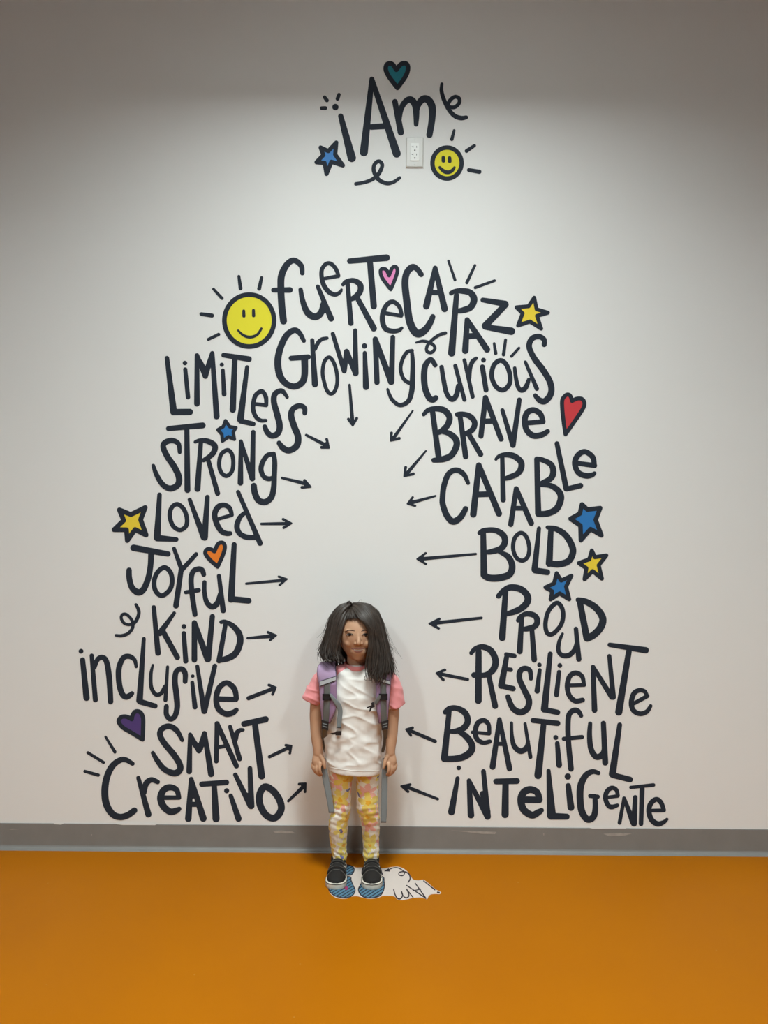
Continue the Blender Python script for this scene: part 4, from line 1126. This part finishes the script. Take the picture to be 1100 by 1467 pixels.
RIGHT = [GA([(504, 867.5, .003, A), (508, 876, .006, A), (515, 886, .009, A), (525, 896, .011, A), (530.5, 910, .013, A), (530.8, 928, .018, A), (528.5, 946, .084), (528, 964, .090), (531, 974, .092)]),
         GA([(505, 865.8, .004, A), (516, 872, .008, A), (527, 884, .011, A), (533.5, 901, .014, A), (535.5, 916, .016, A), (537, 932, .076), (536, 952, .082), (534, 968, .088), (537, 979, .088)]),
         GA([(506, 864.8, .016), (522, 868, .036), (535.5, 880, .046), (541.5, 898, .050), (545, 914, .052), (548, 932, .056), (548, 954, .066), (545, 970, .078), (541, 983, .084)]),
         GA([(507, 864.4, -.01), (527, 866.6, .004), (539.5, 880, .014), (546.5, 898, .018), (551, 915, .022), (556, 934, .028), (560.5, 952, .036), (562.5, 965, .042), (561, 976, .050)]),
         GA([(506, 865, -.045), (528, 868, -.062), (541, 884, -.066), (546, 902, -.062), (549, 918, -.056), (552, 936, -.048), (554, 952, -.040), (553, 962, -.030), (550, 970, -.020)])]
FRINGE = [GA([(503, 866.5, .002, A), (500.5, 873, .005, A), (497.5, 881, .006, A), (494.5, 890, .004, A)]),
          GA([(503.5, 866.5, .002, A), (504, 873, .006, A), (504.5, 880, .006, A), (505, 889, .002, A)]),
          GA([(504, 866.5, .002, A), (508, 872, .007, A), (515, 880, .008, A), (523, 894, .004, A)])]
bm = bmesh.new()
def lock(fam, u, r0, wav, jit, cut=1.0, seg=6, flat=.6, sweep=0.0):
    k = len(fam) - 1; i = min(int(u * k), k - 1); f = u * k - i
    pts = [fam[i][j].lerp(fam[i + 1][j], f) for j in range(len(fam[i]))]
    c = cr([tuple(p) for p in pts], 6); n = len(c); out = []
    o = Vector((random.gauss(0, jit), random.gauss(0, jit), random.gauss(0, jit * .6)))
    ph = 6 * u + random.uniform(-.9, .9); fr = random.uniform(5.5, 8.5)
    m = max(6, int(n * cut))
    for j in range(m):
        t = j / (n - 1); g = t ** 1.3; tt = j / (m - 1)
        p = Vector(c[j]) + o * (0.2 + 1.0 * t)
        p += Vector((math.sin(fr * t + ph), .7 * math.cos(fr * t + ph), 0)) * (wav * g)
        p.x += sweep * max(0, tt - .55) ** 2 * 4; p.z += abs(sweep) * max(0, tt - .75) ** 2 * 5
        r_ = r0 * (0.5 + .75 * math.sin(PI * min(.5, tt * .9 + .1)) ) * (1 if tt < .5 else max(.12, 1 - ((tt - .5) / .5) ** 1.4 * .9))
        out.append((p, max(.00035, r_)))
    tube(bm, out, seg, flat, cap=False)
rs = random.uniform
for i in range(120): lock(LEFT, (i + rs(0, 1)) / 120, rs(.0030, .0056), rs(.004, .011), .0040, rs(.78, 1.0), 7, .55, rs(-.022, .014))
for i in range(170): lock(RIGHT, (i + rs(0, 1)) / 170, rs(.0030, .0054), rs(.003, .009), .0038, rs(.80, 1.0), 7, .55, rs(-.012, .016))
for i in range(170): lock(LEFT, rs(0, 1), rs(.0006, .0015), rs(.002, .008), .005, rs(.75, 1.0), 5, 1, rs(-.02, .02))
for i in range(230): lock(RIGHT, rs(0, 1), rs(.0006, .0015), rs(.002, .007), .005, rs(.75, 1.0), 5, 1, rs(-.015, .015))
for i in range(60): lock(LEFT, rs(.3, .8), .0004, rs(.004, .010), .011, rs(.6, 1.0), 4, 1, rs(-.03, .01))
for i in range(70): lock(RIGHT, rs(.4, .9), .0004, rs(.004, .010), .011, rs(.6, 1.0), 4, 1, rs(-.01, .03))
for i in range(70): lock(FRINGE, (i + rs(0, 1)) / 70, rs(.0016, .0028), 0, .0010, rs(.70, 1.0), 6, .6)
for i in range(40): lock(FRINGE, rs(0, 1), rs(.0004, .0008), .0008, .0012, rs(.9, 1.0), 4, 1)
# hair over the back of the head, hanging to the shoulders
BACK = [G([(508, 866, -.02), (484, 874, -.06), (474, 895, -.07), (470, 920, -.06), (470, 942, -.05), (472, 958, -.035)]),
        G([(509, 865, -.03), (500, 872, -.085), (498, 895, -.10), (497, 920, -.085), (497, 942, -.07), (498, 960, -.06)]),
        G([(511, 865, -.03), (522, 872, -.085), (525, 895, -.10), (526, 920, -.085), (527, 942, -.07), (527, 962, -.06)]),
        G([(512, 866, -.02), (538, 874, -.06), (547, 895, -.07), (551, 920, -.06), (553, 942, -.05), (553, 960, -.035)])]
for i in range(120): lock(BACK, (i + random.random()) / 120, random.uniform(.0045, .0065), .002, .002, random.uniform(.9, 1.0))
# scalp cap
r = bmesh.ops.create_uvsphere(bm, u_segments=40, v_segments=24, radius=1.0)
dele = []
for q in r['verts']:
    x, y, z = q.co
    q.co = HC + Vector((x * .0755, y * .091, z * .1005 + .004))
    hp = px_of(q.co)
    hl = 885.5 + (max(0, 499 - hp[0]) * 1.6 if hp[0] < 499 else max(0, hp[0] - 507) * .75)      # the hairline
    if (y < -.05 and hp[1] > hl and 489 < hp[0] < 533) or z < -.35: dele.append(q)
bmesh.ops.delete(bm, geom=dele, context='VERTS')
# loose curls and flyaways that stand out from the outline
def wisp(pts, r0):
    tube(bm, [(P(a, b, YH - d_), r0 * (1 - .6 * i / 40)) for i, (a, b, d_) in enumerate(cr(pts, 8))], 5, cap=False)
wisp([(506, 868, .03), (502, 862.5, .03), (497.5, 862.5, .03), (498, 868, .03), (503, 870, .03)], .0022)
wisp([(505, 868, .03), (501, 861.5, .02), (498, 864, .02), (500, 868, .03)], .0022)
wisp([(497, 869, .02), (488, 867, .02), (484, 870, .02), (485, 877, .02), (492, 873, .02)], .0010)
wisp([(510, 866, .02), (517, 859, .02), (519, 864, .02)], .0005)
wisp([(547, 905, .03), (551, 915, .03), (549, 922, .03), (556, 926, .03), (562, 928, .03), (562, 931, .03), (555, 933, .03)], .0012)
wisp([(545, 900, .03), (551, 914, .03), (549, 921, .03)], .0012)
wisp([(555, 925, .02), (562, 935, .02), (567, 948, .02)], .0004)
wisp([(550, 912, .02), (560, 925, .02), (565, 940, .02)], .0004)
wisp([(474, 895, .02), (466, 905, .02), (464, 915, .02)], .0004)
wisp([(476, 890, .02), (468, 896, .02), (463, 908, .02)], .0004)
wisp([(530, 868, .02), (540, 872, .02), (544, 878, .02)], .0004)
wisp([(527, 965, .10), (523, 969, .10), (522, 973, .10), (526, 975, .10), (533, 974, .10)], .0011)
wisp([(528, 960, .10), (524, 966, .10), (525, 971, .10), (529, 972, .10)], .0009)
wisp([(470, 930, .05), (462, 934, .05), (463, 940, .05), (472, 944, .06), (480, 941, .07)], .0015)
obj('hair', bm, M_HAIR, GIRL, True)

# ------------------------------------------------------------------ the backpack she wears
M_LAV = mat('lavender pack cloth', (0.40, 0.275, 0.415), 0.75, 0.2, bump=(600, 0.2, 0.0006))
M_LAVD = mat('dusty lavender mesh', (0.30, 0.185, 0.30), 0.8, 0.15, bump=(1200, 0.35, 0.0008))
M_WEB = mat('grey webbing', (0.135, 0.135, 0.13), 0.65, 0.3, bump=(1500, 0.3, 0.0005))
M_WEBL = mat('light grey webbing', (0.20, 0.225, 0.235), 0.6, 0.3, bump=(1500, 0.3, 0.0005))
M_BLK = mat('black plastic', (0.014, 0.014, 0.017), 0.35, 0.5)
M_PIPE = mat('dark piping', (0.045, 0.04, 0.055), 0.6, 0.3)
M_REFL = mat('silver reflective tape', (0.50, 0.54, 0.57), 0.3, 0.6)
pb = P(507, 1100, -.06)
PACK = thing('backpack', Vector((pb.x, -.06, pb.z)), 'lavender backpack with grey straps, worn on the back of the girl', 'backpack')
bm = bmesh.new()
loft(bm, [ring(958, 482, 533, .030, y=-.062, e=3), ring(964, 475, 541, .042, y=-.060, e=3.4), ring(1000, 471, 545, .046, y=-.056, e=3.6), ring(1070, 470, 545, .046, y=-.056, e=3.6), ring(1090, 472, 543, .042, y=-.058, e=3.4), ring(1095, 478, 537, .030, y=-.06, e=3)])
obj('pack_body', bm, M_LAV, PACK, True)

def ribbon(bm, rows, thick, n=8, sub=4, crown=0.0):
    """a strap: rows of (left px, right px, py, y left, y right); crown rounds its face"""
    rows = cr(rows, sub); f = []; k = []
    for (xl, xr, py, yl, yr) in rows:
        fr = []; bk = []
        for j in range(n + 1):
            t = j / n; y = yl + (yr - yl) * t
            p = P(xl + (xr - xl) * t, py, y)
            fr.append(bm.verts.new(p + Vector((0, -thick / 2 - crown * (1 - (2 * t - 1) ** 2), 0)))); bk.append(bm.verts.new(p + Vector((0, thick / 2, 0))))
        f.append(fr); k.append(bk)
    for i in range(len(f) - 1):
        for j in range(n):
            bm.faces.new((f[i][j], f[i][j + 1], f[i + 1][j + 1], f[i + 1][j])); bm.faces.new((k[i][j + 1], k[i][j], k[i + 1][j], k[i + 1][j + 1]))
        bm.faces.new((f[i][0], f[i + 1][0], k[i + 1][0], k[i][0])); bm.faces.new((f[i][n], k[i][n], k[i + 1][n], f[i + 1][n]))
    for a, b_ in ((f[0], k[0]), (f[-1], k[-1])):
        for j in range(n): bm.faces.new((a[j], b_[j], b_[j + 1], a[j + 1]))

def pbox(bm, pts, y, thick):
    """a block whose face has these photograph corners"""
    rings = [[P(a, b_, y + dy) for a, b_ in pts] for dy in (0, -thick)]
    loft(bm, rings)
# strap rows: left px, right px, py, depth of left edge, depth of right edge
SL_ROWS = [(468, 482, 960, -.105, -.105), (465, 482, 952, -.13, -.13), (463, 481, 948, -.165, -.165), (459, 480.5, 949.5, -.205, -.212), (455, 480.6, 956, -.230, -.243), (454.4, 481.2, 966, -.243, -.262), (457, 481.7, 980, -.250, -.270),
           (458.3, 482, 998, -.252, -.273), (459, 481.4, 1012, -.252, -.274), (460.4, 478, 1024, -.250, -.272), (461.6, 472.6, 1036, -.248, -.262)]
SR_ROWS = [(533, 546, 960, -.105, -.105), (534, 551, 952, -.13, -.13), (535, 554, 948, -.165, -.165), (539, 556.5, 949.5, -.212, -.205), (541, 559.5, 957, -.243, -.230), (540, 560.4, 966, -.262, -.243), (539.4, 559.4, 980, -.270, -.250),
           (539, 558.2, 998, -.273, -.252), (539.5, 556.6, 1012, -.274, -.252), (541, 555.8, 1024, -.272, -.250), (543, 554.4, 1036, -.262, -.248)]
def yat(rows, py, u, front=0.0):
    rows = rows[3:]
    for a, b_ in zip(rows, rows[1:]):
        if py <= b_[2] or b_ is rows[-1]:
            t = min(1.3, max(0, (py - a[2]) / (b_[2] - a[2]))); l = a[3] + (b_[3] - a[3]) * t; r_ = a[4] + (b_[4] - a[4]) * t
            return l + (r_ - l) * u - front
for rows, sd in ((SL_ROWS, 0), (SR_ROWS, 1)):
    bm = bmesh.new(); ribbon(bm, rows, .007, 10, 5, .003)
    st = obj('shoulder_strap', bm, M_LAV, PACK, True)
    bm = bmesh.new()
    for e in (0, 1): tube(bm, [(P(r_[e], r_[2], r_[3 + e] - .0015), .0017 if (e == 1) == (sd == 0) else .0011) for r_ in cr(rows[3:], 6)], 6)
    obj('piping', bm, M_PIPE, st, True)
    # mesh covered lower half of the strap
    bm = bmesh.new(); low = [(r_[0] + .8, r_[1] - .8, r_[2], r_[3] - .0028, r_[4] - .0028) for r_ in rows[6:]]
    low[0] = (low[0][0], low[0][1], 978, low[0][3], low[0][4]); ribbon(bm, low, .003, 10, 4, .003); obj('strap_panel', bm, M_LAVD, st, True)
    cxs = [(468.8, 976), (468.4, 990), (467.8, 1006), (467.2, 1020), (466.4, 1034), (465, 1042)] if sd == 0 else [(548.4, 974), (549.0, 988), (549.2, 1004), (549.4, 1020), (550.0, 1034), (551, 1042)]
    bm = bmesh.new(); ribbon(bm, [(x - 4.4, x + 4.4, y, yat(rows, y, .3, .0088), yat(rows, y, .7, .0088)) for x, y in cxs], .0018, 4, 4); obj('webbing', bm, M_WEB, st, True)
    # reflective tape with dark edges
    q = [(457.9, 976.6), (480.9, 969.6), (481.2, 974.4), (458.6, 982.6)] if sd == 0 else [(539.8, 970.4), (559.0, 976.4), (558.2, 980.4), (539.2, 974.6)]
    for grow, m_, nm, dy in ((1.1, M_PIPE, 'tape_edging', .0100), (0, M_REFL, 'reflective_tape', .0112)):
        bm = bmesh.new(); (a, b_), (c_, d_), (e_, f_), (g_, h_) = q; rws = []
        cols = []
        for j in range(9):
            t = j / 8; xx = a + (c_ - a) * t; ty = b_ + (d_ - b_) * t - grow; by = h_ + (f_ - h_) * t + grow
            yy = (yat(rows, (ty + by) / 2, t, dy)) - .003 * (1 - (2 * t - 1) ** 2)
            cols.append([bm.verts.new(P(xx, ty, yy)), bm.verts.new(P(xx, by, yy)), bm.verts.new(P(xx, by, yy + .004)), bm.verts.new(P(xx, ty, yy + .004))])
        for c0, c1 in zip(cols, cols[1:]):
            for i in range(4): bm.faces.new((c0[i], c0[(i + 1) % 4], c1[(i + 1) % 4], c1[i]))
        bm.faces.new(cols[0]); bm.faces.new(cols[-1][::-1])
        obj(nm, bm, m_, st)
    # ladder lock and lower buckle
    bx_, by_ = (467.9, 998.6) if sd == 0 else (549.0, 998.4)
    bm = bmesh.new(); yy = yat(rows, by_, .5, .0118)
    for (x0, y0, x1, y1) in ((-5.8, -4.6, 5.8, -2.4), (-5.8, 2.2, 5.8, 4.6), (-6.2, -4.6, -4.0, 4.6), (4.0, -4.6, 6.2, 4.6)):
        pbox(bm, [(bx_ + x0, by_ + y0), (bx_ + x1, by_ + y0), (bx_ + x1, by_ + y1), (bx_ + x0, by_ + y1)], yy, .004)
    pbox(bm, [(bx_ - 4.5, by_ - 2.6), (bx_ + 4.5, by_ - 2.6), (bx_ + 4.5, by_ + 2.4), (bx_ - 4.5, by_ + 2.4)], yy, .002)
    obj('strap_slider', bm, M_BLK, st)
    bx_, by_, k = (465.4, 1038.8, 1) if sd == 0 else (551.2, 1038.8, -1)
    bm = bmesh.new(); yy = yat(rows, 1036, .5, .0105)
    def skew(x, y): return (bx_ + x, by_ + y + k * x * .28)
    pbox(bm, [skew(-5.2, -6.2), skew(5.4, -6.2), skew(4.6, 6.4), skew(-4.4, 6.4)], yy, .0045)
    bk_ = obj('lower_buckle', bm, M_BLK, st)
    bm = bmesh.new()
    for dy in (-1.6, 2.2): pbox(bm, [skew(-3.4, dy - .7), skew(3.6, dy - .7), skew(3.4, dy + .7), skew(-3.2, dy + .7)], yy - .0046, .0008)
    obj('buckle_bars', bm, M_WEBL, bk_)
# webbing that runs from the lower buckles back to the pack
bm = bmesh.new(); ribbon(bm, [(460.8, 469.6, 1043, -.262, -.266), (460.4, 467.6, 1054, -.225, -.228), (461.2, 466.4, 1066, -.175, -.175), (464, 469, 1078, -.10, -.10)], .002, 4, 5)
obj('side_webbing', bm, M_WEB, PACK, True)
bm = bmesh.new(); ribbon(bm, [(547, 555.6, 1043, -.266, -.262), (548.6, 555, 1054, -.228, -.225), (548.4, 553, 1066, -.175, -.175), (545, 550, 1078, -.10, -.10)], .002, 4, 5)
obj('side_webbing', bm, M_WEB, PACK, True)
# the loose ends hanging from her fists
bm = bmesh.new(); ribbon(bm, [(460.2, 466.6, 1086, -.216, -.216), (459.8, 467, 1098, -.219, -.219), (461.2, 470.4, 1112, -.222, -.219), (464.6, 473.6, 1130, -.222, -.218), (468.2, 476.6, 1148, -.222, -.217), (470.8, 478.8, 1164.5, -.221, -.216)], .0018, 4, 5)
tag(obj('strap_end', bm, M_WEBL, PACK, True), 'loose grey strap end hanging from the girl\'s right hand')
bm = bmesh.new(); ribbon(bm, [(548, 554.4, 1086, -.216, -.216), (547.2, 555, 1098, -.219, -.219), (546.4, 555.2, 1112, -.220, -.220), (546, 555, 1135, -.220, -.220), (545.6, 554.6, 1158, -.220, -.220), (545.2, 553.2, 1178.6, -.219, -.219)], .0018, 4, 5)
tag(obj('strap_end', bm, M_WEBL, PACK, True), 'loose grey strap end hanging from the girl\'s left hand')
# open chest strap, one half each side
bm = bmesh.new(); ribbon(bm, [(472, 474.8, 994, -.280, -.280), (474, 480, 1000, -.282, -.280), (478.6, 487.6, 1008, -.280, -.278), (483.6, 490.6, 1018, -.276, -.275), (482.8, 489.6, 1031, -.275, -.274), (481.8, 488.4, 1043, -.274, -.273)], .0018, 4, 6)
ch = obj('chest_strap', bm, M_WEBL, PACK, True)
bm = bmesh.new(); pbox(bm, [(480.6, 1047.6), (489.2, 1047.2), (489.0, 1053.4), (480.4, 1053.6)], -.274, .005)
pbox(bm, [(472.8, 1050.4), (480.8, 1048.8), (480.8, 1052.2), (476, 1052.4)], -.275, .004)
for dx in (481.8, 484.6, 487.6): pbox(bm, [(dx, 1041.6), (dx + 1.3, 1041.6), (dx + 1.5, 1048), (dx + .2, 1048)], -.275, .004)
obj('side_release_buckle', bm, M_BLK, ch)
bm = bmesh.new(); ribbon(bm, [(542.6, 545.6, 996.4, -.282, -.280), (538.0, 544.4, 1002, -.284, -.281), (533.6, 540.6, 1009, -.284, -.281)], .0018, 4, 6)
ch = obj('chest_strap', bm, M_WEB, PACK, True)
bm = bmesh.new()
pbox(bm, [(531.4, 1007.4), (534.6, 1005.2), (537.0, 1012.6), (533.4, 1014.2)], -.282, .005)
pbox(bm, [(525.0, 1013.2), (531.8, 1010.6), (532.6, 1012.2), (526.0, 1015.2)], -.282, .004)
pbox(bm, [(530.2, 1013.0), (533.6, 1012.6), (530.6, 1019.4), (528.4, 1019.8)], -.282, .004)
pbox(bm, [(530.2, 1011), (533.6, 1010), (533.6, 1014.4), (531, 1015)], -.282, .0046)
obj('side_release_buckle', bm, M_BLK, ch)
